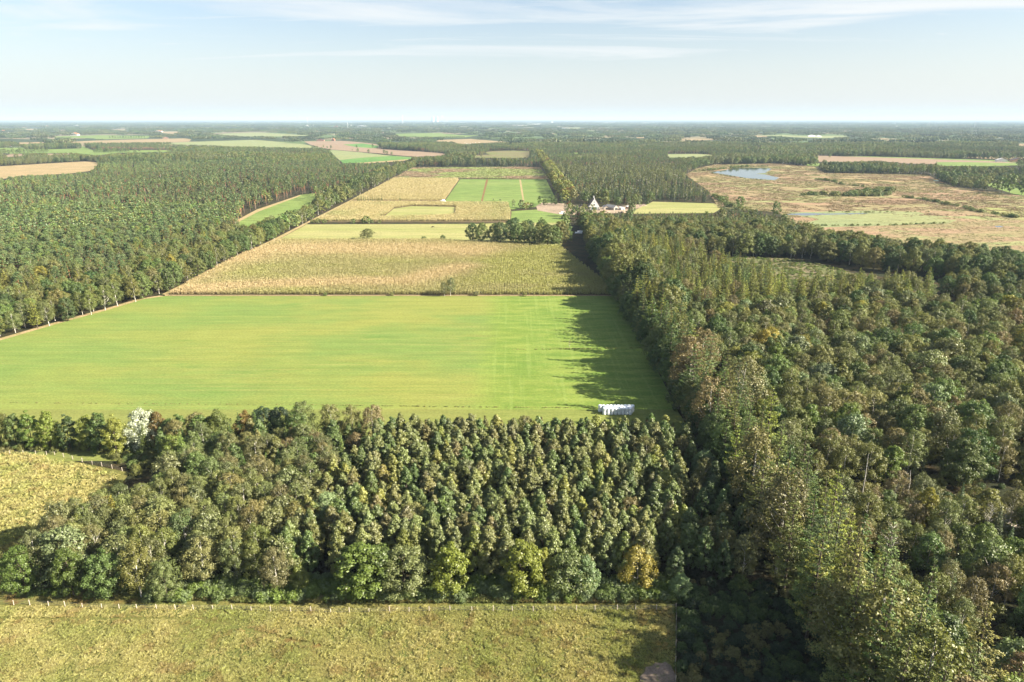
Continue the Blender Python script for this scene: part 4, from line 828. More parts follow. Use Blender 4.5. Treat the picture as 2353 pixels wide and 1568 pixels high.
shrubs('clearing_scrub', GP([(2000, 1150), (2400, 1140), (2400, 1290), (2240, 1240), (2060, 1220)]), .10, (.3, .8), ['bright', 'olive', 'brown'], 'low regrowth around the brown clearing at the right edge', zs=.6)
# heath: dwarf shrubs
hm = [clump_mesh('heather', ML['heather'], 26, .7, 1.1, .55, 1.2) for _ in range(4)]
def heath(name, poly, n_, sc, label, a=(.31, .215, .135), b=(.28, .265, .12), seed=15, zs=.3):
    xs = [p[0] for p in poly]; ys = [p[1] for p in poly]; x = rng.uniform(min(xs), max(xs), n_); y = rng.uniform(min(ys), max(ys), n_); ok = inpoly(x, y, poly) & ~in_water(x, y)
    ok &= fnoise(x, y, 24, seed + 4) > .36
    for p_ in MARSH: ok &= ~(inpoly(x, y, p_) & (rng.random(n_) < .85))
    x, y = x[ok], y[ok]; n_ = len(x); s = rng.uniform(*sc, n_) * (1 + (y > 700) * .6)
    tn = blend(a, b, np.clip((fnoise(x, y * 1.6, 75, seed) - .42) * 5, 0, 1)) * rng.normal(1, .12, (n_, 1)); dk = rng.random(n_) < .03; tn[dk] = np.array(T['olive'][1]) * .8
    scatter(name, hm, np.c_[x, y, np.zeros(n_)], zrot(n_, .05), np.c_[s, s, s * zs], rng.integers(0, 4, n_), tn, label, 'heather')
WATER = [o for o in scene.objects if o.name.startswith('pond')]
MARSH = [[(v.co.x, v.co.y) for v in o.data.vertices] for o in scene.objects if o.name.startswith('marsh_grass')]
WP = [[(v.co.x, v.co.y) for v in o.data.vertices] for o in WATER]
def in_water(x, y):
    b = np.zeros(len(x), bool)
    for p in WP: b |= inpoly(x, y, p)
    return b
heath('heather', GP(HEATH), 60000, (.9, 1.8), 'pinkish brown heather and moor grass around the pools')
heath('rough_growth', GP([(905, 410), (950, 386), (1180, 384), (1238, 385), (1262, 412), (1050, 410)]), 14000, (1.2, 2.4), 'rough brown growth on the far heath field', (.38, .27, .17), (.33, .38, .13), 25)
# scrub lines on the heath
for nm, pts, n_, s0, lab in [('heath_scrub', Z(1764.8, (330, 790), (480, 780), (800, 795), (1000, 790), (1120, 780)), 70, (1.5, 3.2), 'willow scrub clump on the heath'), ('heath_scrub', Z(1764.8, (800, 780), (900, 765), (1000, 760), (1120, 745)), 46, (2, 3.6), 'denser willow scrub right of the heath clump'),
      ('ditch_scrub', Z(1764.8, (1260, 808), (1500, 840), (1700, 880), (1850, 910)) + [(2235, 485), (2290, 494), (2340, 503)], 90, (.9, 2.0), 'dark scrub along the heath ditch'), ('ditch_scrub', Z(1764.8, (430, 640), (600, 660), (700, 690), (900, 710)), 50, (1.0, 2.0), 'low scrub line right of the pond'),
      ('ditch_scrub', [(1640, 452), (1668, 470), (1695, 482), (1730, 492)], 40, (1.2, 3.0), 'bushes along the track at the heath edge'), ('pond_reeds', Z(1176.5, (1810, 580), (1980, 606), (2150, 634), (2300, 645)), 40, (.5, 1.0), 'reeds along the near bank of the pond'), ('ditch_scrub', [(1905, 488), (2000, 489), (2100, 488), (2140, 488)], 30, (.5, 1.0), 'sedge along the narrow heath pool'),
      ('ditch_scrub', [(1880, 520), (1970, 519), (2060, 518), (2170, 514)], 50, (.5, 1.1), 'sedge along the lower heath ditch'), ('ditch_scrub', Z(1176.5, (1680, 570), (1800, 560), (2000, 540), (2100, 528), (2353, 522)), 60, (1, 2.6), 'scrub on the far bank of the pond'), ('verge_scrub', Z(1176.5, (1150, 480), (1400, 475), (1700, 455), (1900, 450), (2100, 445)), 90, (2, 4.5), 'willow scrub between wood and pond'),
      ('meadow_ditch', [(700, 931), (1000, 935), (1200, 937), (1370, 938)], 130, (.10, .22), 'tufts along the shallow ditch in the meadow'), ('meadow_ditch', [(0, 926), (300, 928), (700, 931)], 70, (.10, .2), 'dry tufts along the left meadow boundary'), ('meadow_ditch', [(1180, 804), (1300, 803), (1500, 800)], 60, (.12, .3), 'brown weeds in a line across the meadow')]:
    W_ = np.array(GP(pts)); seg = np.linalg.norm(np.diff(W_, axis=0), axis=1); cs = np.r_[0, np.cumsum(seg)]; tpos = rng.uniform(0, cs[-1], n_)
    x = np.interp(tpos, cs, W_[:, 0]); y = np.interp(tpos, cs, W_[:, 1]); s = rng.uniform(*s0, n_); wd = s * 1.1 if 'meadow' not in nm else s * 2
    x = x + rng.normal(0, 1, n_) * wd; y = y + rng.normal(0, 1, n_) * wd * (.3 if 'meadow' in nm else 1)
    tn = np.array([T[a][1] for a in (('mid', 'dark', 'grey', 'olive') if 'meadow' not in nm else ('brown', 'pale', 'brown', 'pale'))])[rng.integers(0, 4, n_)] * (1 if 'meadow' not in nm else 1.5)
    md_ = [m_[2] for m_ in KIND['bush']['mid' if 'meadow' not in nm else 'near']]
    scatter(nm, md_, np.c_[x, y, np.zeros(n_)], zrot(n_), np.c_[s, s, s * .8], rng.integers(0, len(md_), n_), tn, lab, 'scrub')
# maize: plants in rows
def maize_mesh():
    L = Leaves(); n_ = 20
    for j in range(2):
        x0 = rng.normal(0, .22, 2); a = rng.uniform(0, 6.283, n_); z = rng.uniform(.3, 1.9, n_); dr = unit(np.c_[np.cos(a), np.sin(a), rng.uniform(-.2, .9, n_)])
        c = np.c_[np.full(n_, x0[0]), np.full(n_, x0[1]), z] + dr * .33; L.add(c, unit(np.cross(dr, rng.normal(size=(n_, 3))) + [0, 0, .6]), .75, .2, dr)
        L.add(np.array([[x0[0], x0[1], 1.0]]), np.array([[0, -1., .1]]), 2.1, .06, np.array([[0, 0, 1.]])); L.add(np.array([[x0[0], x0[1], 2.15]]), np.array([[.3, -1., .1]]), .5, .45, np.array([[0, 0, 1.]]))
    v, f, lr = L.build(); v[:, 2] = np.maximum(v[:, 2], 0); return mesh_from('maize_plant', v, [f], [ML['maize']], leaf=lr)
mz = [maize_mesh() for _ in range(5)]
def seg_d(x, y, pts):
    d = np.full(len(x), 1e9)
    for (x0, y0), (x1, y1) in zip(pts[:-1], pts[1:]):
        t = np.clip(((x - x0) * (x1 - x0) + (y - y0) * (y1 - y0)) / ((x1 - x0) ** 2 + (y1 - y0) ** 2), 0, 1); d = np.minimum(d, np.hypot(x - x0 - t * (x1 - x0), (y - y0 - t * (y1 - y0)) * .9))
    return d
def maize(name, D, sx, sy, scl, tonef, label, skip=None):
    poly = GP(D); xs = [p[0] for p in poly]; ys = [p[1] for p in poly]
    gx, gy = np.meshgrid(np.arange(min(xs), max(xs), sx), np.arange(min(ys), max(ys), sy)); x = gx.ravel() + rng.normal(0, .06 * sx, gx.size); y = gy.ravel() + rng.uniform(-.4, .4, gx.size) * sy
    ok = inpoly(x, y, poly)
    if skip is not None: ok &= ~skip(x, y)
    x, y = x[ok], y[ok]; n_ = len(x); s = rng.uniform(.88, 1.1, n_); tn = tonef(x, y) * 1.15 * rng.normal(1, .03, (n_, 1))
    scatter(name, mz, np.c_[x, y, np.zeros(n_)], zrot(n_, .05), np.c_[s * scl, s * scl, s * (1 + .1 * (scl - 1))], rng.integers(0, 5, n_), tn, label, 'maize')
b1 = GP([(520, 600), (620, 575), (800, 574), (960, 575), (1080, 578)]); b2 = GP([(390, 672), (600, 658), (800, 652), (930, 650), (1010, 632), (1060, 618)])
def tone_main(x, y):
    dry = np.maximum(np.exp(-(seg_d(x, y, b1) / 26) ** 2), np.exp(-(seg_d(x, y, b2) / 13) ** 2)); dry = np.maximum(dry, np.clip(1 - (x + 198) / 22, 0, 1) * .8); dry = np.clip(dry * 1.15 + (fnoise(x, y * 2, 22, 8) - .5) * .45, 0, 1)
    c = blend((.355, .325, .14), (.52, .405, .225), dry); g = np.clip((fnoise(x, y * 2, 40, 44) - .5) * 1.5 + np.clip((x + 30) / 120, 0, .4), 0, .6); return c * (1 - g[:, None] * (1 - dry[:, None])) + np.array((.36, .37, .10)) * (g * (1 - dry))[:, None]
lane = GP([(600, 592), (900, 590), (1290, 598)])
maize('maize_crop', [(390, 677), (548, 590), (642, 553), (1000, 553), (1288, 570), (1395, 655), (1405, 678)], 1.5, 1.15, 1.25, tone_main, 'ripening maize with dry peach bands beyond the meadow', lambda x, y: seg_d(x, y, lane) < .9)
patchD = GP([(875, 500), (905, 479), (945, 473), (1048, 475), (1046, 494), (1000, 497)])
def tone_2(x, y):
    f = fnoise(x, y, 40, 12); return blend((.50, .42, .215), (.39, .375, .165), np.clip((f - .4) * 2 + (x > -20) * .2, 0, 1))
maize('maize_crop', [(720, 509), (808, 465), (1166, 467), (1174, 490), (1170, 508), (1000, 509)], 2.1, 1.8, 1.7, tone_2, 'golden maize between the pasture and the far fields', lambda x, y: inpoly(x, y, patchD))
maize('maize_crop', [(808, 461), (906, 411), (1054, 412), (1019, 462)], 2.8, 2.6, 2.3, lambda x, y: blend((.52, .43, .235), (.46, .39, .19), fnoise(x, y, 40, 3)), 'pale golden crop left of the far green fields')
# ---------------------------------------------------------------- bales, fences, farm, horses, far buildings
def lathe(name, prof, n, m, smooth=True):
    V = []; F = []
    for r_, z in prof:
        for k in range(n): a = 2 * math.pi * k / n; V.append((r_ * math.cos(a), r_ * math.sin(a), z))
    for i in range(len(prof) - 1):
        for k in range(n): F.append((i * n + k, i * n + (k + 1) % n, (i + 1) * n + (k + 1) % n, (i + 1) * n + k))
    F.append(tuple(range((len(prof) - 1) * n, len(prof) * n))); F.append(tuple(reversed(range(n))))
    me = bpy.data.meshes.new(name); me.from_pydata(V, [], F); me.materials.append(m)
    if smooth: me.polygons.foreach_set('use_smooth', [True] * len(F))
    me.update(); return me
def box_mesh(name, parts, m, mats=None):
    """parts: (x0,x1,y0,y1,z0,z1[,mat])"""
    V = []; F = []; mi = []
    for p in parts:
        x0, x1, y0, y1, z0, z1_ = p[:6]; o = len(V)
        V += [(x0, y0, z0), (x1, y0, z0), (x1, y1, z0), (x0, y1, z0), (x0, y0, z1_), (x1, y0, z1_), (x1, y1, z1_), (x0, y1, z1_)]
        F += [tuple(o + i for i in f) for f in ((3, 2, 1, 0), (4, 5, 6, 7), (0, 1, 5, 4), (1, 2, 6, 5), (2, 3, 7, 6), (3, 0, 4, 7))]
    me = bpy.data.meshes.new(name); me.from_pydata(V, [], F); me.materials.append(m); me.update(); return me
def poly_mesh(name, V, F, m):
    me = bpy.data.meshes.new(name); me.from_pydata(V, [], F); me.materials.append(m); me.update(); return me
def part(name, me, parent, loc=(0, 0, 0), rot=(0, 0, 0), label=None):
    o = link(bpy.data.objects.new(name, me)); o.parent = parent; o.location = loc; o.rotation_euler = rot
    if label: o['label'] = label
    return o
wrap = plain_mat('white_bale_wrap', (.80, .83, .86), .05, 2, .35, .5)
def bale_mesh():
    pr = [(.50, .0), (.575, .06), (.60, .2), (.607, .6), (.60, 1.0), (.57, 1.13), (.48, 1.2), (.25, 1.225), (.05, 1.215)]
    me = lathe('bale', pr, 20, wrap)
    for v in me.vertices:
        r_ = 1 + u(-.018, .018); v.co.x *= r_; v.co.y *= r_; v.co.z *= 1 + u(-.01, .01)
    return me
bm_ = [bale_mesh() for _ in range(4)]
bx0, by0 = G(1389, 953.5)
ROWS = [('front', 0.0, 0.0, 8), ('middle', 0.62, 1.22, 8), ('back', -1.25, 2.44, 10)]
for rn, ox, oy, n_ in ROWS:
    for lay in (0, 1):
        for i in range(n_):
            o = link(bpy.data.objects.new('wrapped_bale', bm_[int(rng.integers(4))])); o.location = (bx0 + ox + i * 1.235 + u(-.03, .03), by0 + .3 + oy + u(-.04, .04), lay * 1.19 + .02); o.rotation_euler = (u(-.02, .02), u(-.02, .02), u(0, 6.28))
            tag(o, 'white wrapped bale, %s from left, %s layer, %s row of the long meadow stack' % (ordn(i), ('lower', 'upper')[lay], rn), 'bale', 'white wrapped bales stacked in the meadow')
for nm, (u0, v0), n_, gr in [('at the maize corner', (1013, 463.5), 9, 'white wrapped bales at the maize corner'), ('by the sandy yard', (1286, 492), 9, 'white wrapped bales beside the sandy yard'), ('on the shaded farm track', (1323, 537), 12, 'bales in the shade of the farm track')]:
    X0, Y0 = G(u0, v0)
    for i in range(n_):
        l_ = 0 if i < n_ * .66 else 1; j = i if l_ == 0 else i - int(n_ * .66)
        o = link(bpy.data.objects.new('wrapped_bale', bm_[i % 4])); o.location = (X0 + (j % 5) * 1.24 + (.6 * l_), Y0 + (j // 5) * 1.24 + .3 * l_, l_ * 1.2 + .02)
        tag(o, 'white wrapped bale, %s from left, %s layer of the heap %s' % (ordn(j), ('lower', 'upper')[l_], nm), 'bale', gr)
for i, (zx, zy) in enumerate([(1920, 306), (1937, 310), (1950, 312), (1968, 312), (1990, 309), (2018, 305), (2050, 303), (1575, 218), (1630, 216), (1693, 212), (1450, 222)]):
    X0, Y0 = G(588.3 + zx * .25, 252.8 + zy * .25); o = link(bpy.data.objects.new('wrapped_bale', bm_[i % 4])); o.location = (X0, Y0, .02); o.scale = (1.6, 1.6, 1.4); tag(o, 'white bale, %s from left among those scattered over the far fields' % ordn(i), 'bale', 'white bales scattered over the far fields')
# fences
post_m = plain_mat('weathered_post_wood', (.42, .36, .30), .2, 8)
wire_m = plain_mat('fence_wire', (.25, .24, .23), .05, 1, .5, .5, .6)
pme = []
for _ in range(3): pme.append(lathe('post', [(.075, -.3), (.075, 1.25), (.05, 1.32)], 7, post_m, False))
def fence(name, pts, label, hs=1.0):
    X0, Y0 = pts[0]; f = empty(name, (X0, Y0, 0), label, 'fence')
    for i, (x, y) in enumerate(pts):
        p = part('post', pme[i % 3], f, (x - X0, y - Y0, 0), (u(-.04, .04), u(-.04, .04), 0)); p.scale = (1, 1, u(.85, 1.1) * hs)
    for zz_ in (.45, .8, 1.1):
        V = []; F = []
        for i in range(len(pts) - 1):
            a = np.array([*pts[i], zz_]) - [X0, Y0, 0]; b = np.array([*pts[i + 1], zz_]) - [X0, Y0, 0]; v, q = tube([a, b], [.012, .012], 3); F += [tuple(int(c) + len(V) for c in ff) for ff in q]; V += [tuple(c) for c in v]
        part('wire', poly_mesh('wire', V, F, wire_m), f)
    return f
fy = lambda x: 118.6 if x < -62 else 117.0
fp = [G(a, b) for a, b in [(-10, 1390), (32, 1391), (69, 1391), (112, 1393), (150, 1394), (190, 1398), (234, 1399), (274, 1399), (315, 1400), (360, 1401), (403, 1402), (445, 1402), (489, 1402), (534, 1403), (578, 1405), (622, 1406), (668, 1407), (715, 1407), (760, 1410), (803, 1409), (848, 1409), (895, 1407), (940, 1407), (986, 1407), (1034, 1405), (1084, 1405), (1133, 1405), (1177, 1405), (1225, 1405), (1275, 1404), (1324, 1404), (1367, 1403), (1418, 1403), (1460, 1403), (1508, 1402), (1553, 1400)]]
fence('pasture_fence', fp, 'long post and wire fence along the near edge of the strip wood')
fence('corner_fence', [G(1553, 1400)] + [G(a, b) for a, b in [(1554, 1425), (1553, 1451), (1553, 1484), (1552, 1521), (1552, 1564), (1551, 1610)]], 'post and wire fence running towards the camera beside the dark undergrowth')
wf = [G(a * .25, 919 + b * .25) for a, b in [(-60, 500), (92, 502), (217, 500), (330, 501), (430, 508), (504, 508), (587, 530), (670, 548), (757, 572), (850, 598), (938, 612), (1032, 634), (1125, 656)]]
fence('wedge_fence', wf, 'curving post and wire fence at the edge of the wedge pasture')
fence('meadow_fence', [(48, 372 - i * 8.5) for i in range(2)] + [], 'two posts at the meadow corner') if False else None
# farmhouse
white = plain_mat('white_render', (.80, .78, .74), .05, 1.5); tile = plain_mat('dark_roof_tiles', (.10, .075, .075), .35, 4); brickm = plain_mat('old_brick', (.30, .17, .12), .2, 6); glass = plain_mat('window_glass', (.03, .035, .04), .1, 1, .1, .5); green = plain_mat('green_shutter_paint', (.03, .12, .09), .15, 3)
greyroof = plain_mat('grey_corrugated_roof', (.30, .29, .28), .2, 3); plank = plain_mat('weathered_planks', (.34, .29, .24), .2, 5); redm = plain_mat('red_paint', (.45, .06, .04), .1, 3); tileo = plain_mat('orange_tiles', (.42, .15, .08), .2, 3); lightroof = plain_mat('pale_sheet_roof', (.62, .60, .58), .08, 2)
def gable(name, m, w, l, he, hr_, over=0.): # walls incl. gables, front at y=0
    V = [(-w / 2, 0, 0), (w / 2, 0, 0), (w / 2, l, 0), (-w / 2, l, 0), (-w / 2, 0, he), (w / 2, 0, he), (w / 2, l, he), (-w / 2, l, he), (0, 0, hr_), (0, l, hr_)]
    return poly_mesh(name, V, [(0, 1, 5, 8, 4), (2, 3, 7, 9, 6), (1, 2, 6, 5), (3, 0, 4, 7), (3, 2, 1, 0)], m)
def roofm(name, m, w, l, he, hr_, ov=.35, th=.18):
    V = []; 
    for y in (-ov, l + ov):
        s = (hr_ - he) / (w / 2); V += [(-w / 2 - ov, y, he - s * ov), (0, y, hr_ + .02), (w / 2 + ov, y, he - s * ov), (-w / 2 - ov, y, he - s * ov + th), (0, y, hr_ + .02 + th), (w / 2 + ov, y, he - s * ov + th)]
    F = [(3, 4, 10, 9), (4, 5, 11, 10), (0, 6, 7, 1), (1, 7, 8, 2), (0, 1, 4, 3), (1, 2, 5, 4), (6, 9, 10, 7), (7, 10, 11, 8), (0, 3, 9, 6), (2, 8, 11, 5)]
    return poly_mesh(name, V, F, m)
hx, hy = G(1365, 482.5)
h = empty('farmhouse', (hx, hy, 0), 'white gabled farmhouse with steep dark roof in the sandy yard', 'house', rz=R(-4))
W_, L_, HE, HR = 11.4, 18, 3.4, 12.0
part('wall', gable('wall', white, W_, L_, HE, HR), h); part('roof', roofm('roof', tile, W_, L_, HE, HR, .1), h, (0, .45, .05))
c1_ = part('chimney', box_mesh('chimney', [(-.55, .55, -.5, .5, 0, 2.3), (-.65, .65, -.6, .6, 2.3, 2.5)], white), h, (-.2, 12, 11.2)); part('chimney', box_mesh('chimney', [(-.4, .4, -.4, .4, 0, 1.5)], white), h, (0, .5, 11.5))
for x, z, w, hh in ((-4.6, .9, 1.0, 1.9), (4.5, .9, 1.0, 1.9), (0, 4.6, 1.5, 1.7), (0, 7.9, .7, .8)):
    wdw = part('window', box_mesh('window', [(-w / 2, w / 2, -.06, .02, 0, hh)], glass), h, (x, 0, z)); part('frame', box_mesh('frame', [(-w / 2 - .1, w / 2 + .1, -.05, .01, -.12, -.002), (-w / 2 - .1, w / 2 + .1, -.05, .01, hh + .002, hh + .12), (-.03, .03, -.09, -.062, 0, hh)], white), wdw)
part('door', box_mesh('door', [(-1.4, 1.4, -.06, .02, 0, 2.9)], glass), h, (.2, 0, 0), label='wide dark barn doorway')
part('shutter', box_mesh('shutter', [(-.6, .6, -.1, -.02, 0, 2.8)], green), h, (-2.0, 0, 0)); part('shutter', box_mesh('shutter', [(-.6, .6, -.1, -.02, 0, 2.8)], green), h, (2.3, 0, 0)); part('lintel', box_mesh('lintel', [(-3.2, 3.2, -.12, -.01, 3.0, 3.2)], white), h)
def shed(name, u_, v_, w, l, he, hr_, wm, rm, label, rz=0, doorw=0):
    x, y = G(u_, v_); s = empty(name, (x, y, 0), label, 'shed', rz=rz); part('wall', gable('wall', wm, w, l, he, hr_), s); part('roof', roofm('roof', rm, w, l, he, hr_, .4, .12), s, (0, 0, .03))
    if doorw: part('door', box_mesh('door', [(-doorw / 2, doorw / 2, -.06, .02, 0, he * .85)], glass), s)
shed('shed', 1338, 482, 6, 7, 2.6, 5.0, plank, tile, 'small dark roofed shed left of the farmhouse', 0, 3)
shed('barn', 1394, 482, 5.5, 8, 2.4, 4.2, plank, greyroof, 'low plank shed right of the farmhouse', R(10), 2)
shed('barn', 1416, 483, 7, 15, 2.6, 5.0, plank, greyroof, 'grey roofed open barn in the farm yard', R(35), 4)
shed('shed', 1432, 483, 4, 6, 2.4, 3.2, white, lightroof, 'pale roofed shed beside the grey barn', R(25), 1.5)
shed('shed', 1446, 480, 4, 5, 2.2, 2.8, brickm, lightroof, 'brick shed with pale roof at the end of the yard', R(15), 1.5)
def heap(u_, v_, r_, hh, m, label):
    x, y = G(u_, v_); V = [(0, 0, hh)]; F = []; n_ = 14
    for q, (k, z) in enumerate(((.45, .72), (.8, .3), (1, -.05))):
        for i in range(n_): a = 6.283 * i / n_; rr = r_ * k * u(.85, 1.15); V.append((rr * math.cos(a), rr * math.sin(a), hh * z))
    for i in range(n_): F.append((0, 1 + i, 1 + (i + 1) % n_)); F += [(1 + q * n_ + i, 1 + (q + 1) * n_ + i, 1 + (q + 1) * n_ + (i + 1) % n_, 1 + q * n_ + (i + 1) % n_) for q in (0, 1)]
    o = link(bpy.data.objects.new('sand_heap', poly_mesh('sand_heap', V, F, m))); o.location = (x, y, 0); tag(o, label, 'heap')
heap(1432, 489, 3.6, 2.2, MG['yard'], 'grey conical heap in front of the barns'); heap(1395, 487, 4, 1.2, MG['yard'], 'low pale sand heap in the yard'); heap(1215, 470, 5, 1.2, MG['yard'], 'pale sand heap behind the small trees'); heap(1478, 473, 5, 1.6, MG['yard'], 'orange sand heap at the meadow end of the yard')
# tractor in the yard
def vehicle(name, u_, v_, bodym, label, rz):
    x, y = G(u_, v_); t_ = empty(name, (x, y, 0), label, 'tractor' if name == 'tractor' else 'trailer', rz=rz)
    if name == 'tractor':
        part('body', box_mesh('body', [(-.5, .5, .4, 2.6, .7, 1.5), (-.75, .75, -1.1, .4, .7, 1.5)], bodym), t_); part('cab', box_mesh('cab', [(-.7, .7, -1.0, .3, 1.5, 2.6)], glass), t_); part('cab_roof', box_mesh('cab_roof', [(-.8, .8, -1.1, .4, 2.6, 2.75)], bodym), t_)
        ws = [(-.95, -.7, .8), (.95, -.7, .8), (-.75, 1.9, .5), (.75, 1.9, .5)]
    else:
        part('body', box_mesh('body', [(-1.1, 1.1, -2.4, 2.4, .8, .95), (-1.1, -1.03, -2.4, 2.4, .95, 1.6), (1.03, 1.1, -2.4, 2.4, .95, 1.6), (-1.02, 1.02, -2.4, -2.33, .95, 1.6)], bodym), t_); ws = [(-1.25, -.5, .5), (1.25, -.5, .5), (-1.25, .7, .5), (1.25, .7, .5)]
    for a, b, r_ in ws: w_ = part('wheel', lathe('wheel', [(r_ * .6, -.16), (r_, -.14), (r_, .14), (r_ * .6, .16)], 14, glass), t_, (a, b, r_), (0, R(90), 0))
vehicle('tractor', 1307, 470, redm, 'red tractor at the edge of the sandy yard', R(70)); vehicle('trailer', 1357, 486, lightroof, 'pale trailer standing in the yard', R(80)); vehicle('trailer', 1376, 483.5, plank, 'small farm trailer beside the barn door', R(90))
# horses
horse_m = plain_mat('dark_horse_coat', (.025, .018, .015), .3, 6)
def horse_mesh(graze=True):
    V = [(-.75, 0, 1.35), (-.35, 0, 1.32), (.1, 0, 1.30), (.5, 0, 1.42), (.85, 0, 1.35 if graze else 1.75), (1.15, 0, .85 if graze else 2.0), (1.30, 0, .45 if graze else 2.02), (1.42, 0, .2 if graze else 1.85)]
    rd = [.26, .30, .31, .28, .17, .12, .11, .07]; E = [(i, i + 1) for i in range(7)]
    for bx, by, sgn in ((-.7, .18, -1), (-.7, -.18, -1), (.5, .16, 1), (.5, -.16, 1)):
        o = len(V); V += [(bx, by, 1.0), (bx + (-.10 if sgn < 0 else .03), by, .55), (bx - .02, by, .06)]; rd += [.14, .07, .06]; E += [(0 if sgn < 0 else 3, o), (o, o + 1), (o + 1, o + 2)]
    o = len(V); V += [(-.98, 0, 1.2), (-1.02, 0, .7)]; rd += [.07, .05]; E += [(0, o), (o, o + 1)]
    for s_ in (.06, -.06): V += [(V[5][0] + .0, s_, V[5][2] + .16)]; rd += [.03]; E += [(5, len(V) - 1)]
    me = bpy.data.meshes.new('horse'); me.from_pydata(V, E, []); tmp = bpy.data.objects.new('tmp', me); scene.collection.objects.link(tmp)
    sk = tmp.modifiers.new('s', 'SKIN'); 
    for i, sv_ in enumerate(me.skin_vertices[0].data): sv_.radius = (rd[i], rd[i]); sv_.use_root = (i == 2)
    tmp.modifiers.new('d', 'SUBSURF').levels = 1
    dg = bpy.context.evaluated_depsgraph_get(); out = bpy.data.meshes.new_from_object(tmp.evaluated_get(dg)); bpy.data.objects.remove(tmp); out.name = 'horse'; out.materials.clear(); out.materials.append(horse_m); return out
hg, hs_ = horse_mesh(True), horse_mesh(False)
for (u_, v_), me, rz, lab in [((995, 524.5), hg, 180, 'black horse grazing in the middle of the long pasture'), ((1086, 519), hg, 10, 'black horse grazing near the copse'), ((1149, 462), hg, 20, 'black horse grazing in the far green field'), ((1133.5, 461.5), hs_, 80, 'black horse standing left of the grazing one in the far green field')]:
    x, y = G(u_, v_); o = link(bpy.data.objects.new('horse', me)); o.location = (x, y, .03); o.rotation_euler = (0, 0, R(rz)); o.scale = (1.15,) * 3; tag(o, lab, 'horse', 'black horses')
# power station on the horizon and other far landmarks
conc = plain_mat('pale_concrete', (.42, .43, .45), .04, .05)
def far(u_, dist): return ((u_ - CU) / FPX * dist / 1.0, dist)
PD = 21000.0
def at_far(u_, d): 
    return ((u_ - CU) / FPX * (d * CP + CAM_H * SP), d)
ps = empty('power_station', (*at_far(1000, PD), 0), 'power station with two cooling towers and tall chimneys on the horizon', 'power station')
px0, py0 = at_far(1000, PD); sc_ = PD / FPX * CP
ct = lathe('cooling_tower', [(70, 0), (60, 40), (50, 90), (47, 120), (52, 150)], 28, conc)
for u_ in (995.0, 1004.3): part('cooling_tower', ct, ps, (at_far(u_, PD)[0] - px0, 0, 0)).scale = (.82, .82, 1.03)
for u_, hh, r_ in ((1011.4, 95, 7), (1012.8, 95, 7), (1014.8, 200, 9), (1017.8, 205, 9)): part('chimney', lathe('chimney', [(r_, 0), (r_ * .7, hh)], 10, conc), ps, (at_far(u_, PD)[0] - px0, 0, 0))
part('boiler_house', box_mesh('boiler_house', [(0, 55, 0, 60, 0, 80), (60, 90, 0, 60, 0, 88), (110, 160, 0, 40, 0, 45)], conc), ps, (at_far(1019.5, PD)[0] - px0, 0, 0))
def mast(u_, d, hh, r_, m, label, nm='chimney_stack'):
    o = link(bpy.data.objects.new(nm, lathe(nm, [(r_, 0), (r_ * .6, hh)], 8, m))); o.location = (*at_far(u_, d), 0); tag(o, label, 'chimney' if nm == 'chimney_stack' else 'mast')
mast(925, 14000, 170, 9, conc, 'single grey and white chimney on the horizon left of the cooling towers'); mast(799.5, 7000, 70, 3, conc, 'slim white mast behind the far village', 'mast'); mast(707, 18000, 150, 9, conc, 'faint white tower far left on the horizon', 'mast')
for i, (u_, d, hh) in enumerate([(1977.5, 9000, 100), (2238.5, 7500, 115), (2056, 10500, 100), (2134, 9500, 85), (1773, 12000, 110), (1909, 12000, 90)]): mast(u_, d, hh, 2.2, conc, 'faint pale mast, %s from left on the right hand horizon' % ordn([4, 5, 1, 2, 0, 3].index(i) if False else sorted([1977.5, 2238.5, 2056, 2134, 1773, 1909]).index(u_)), 'mast')
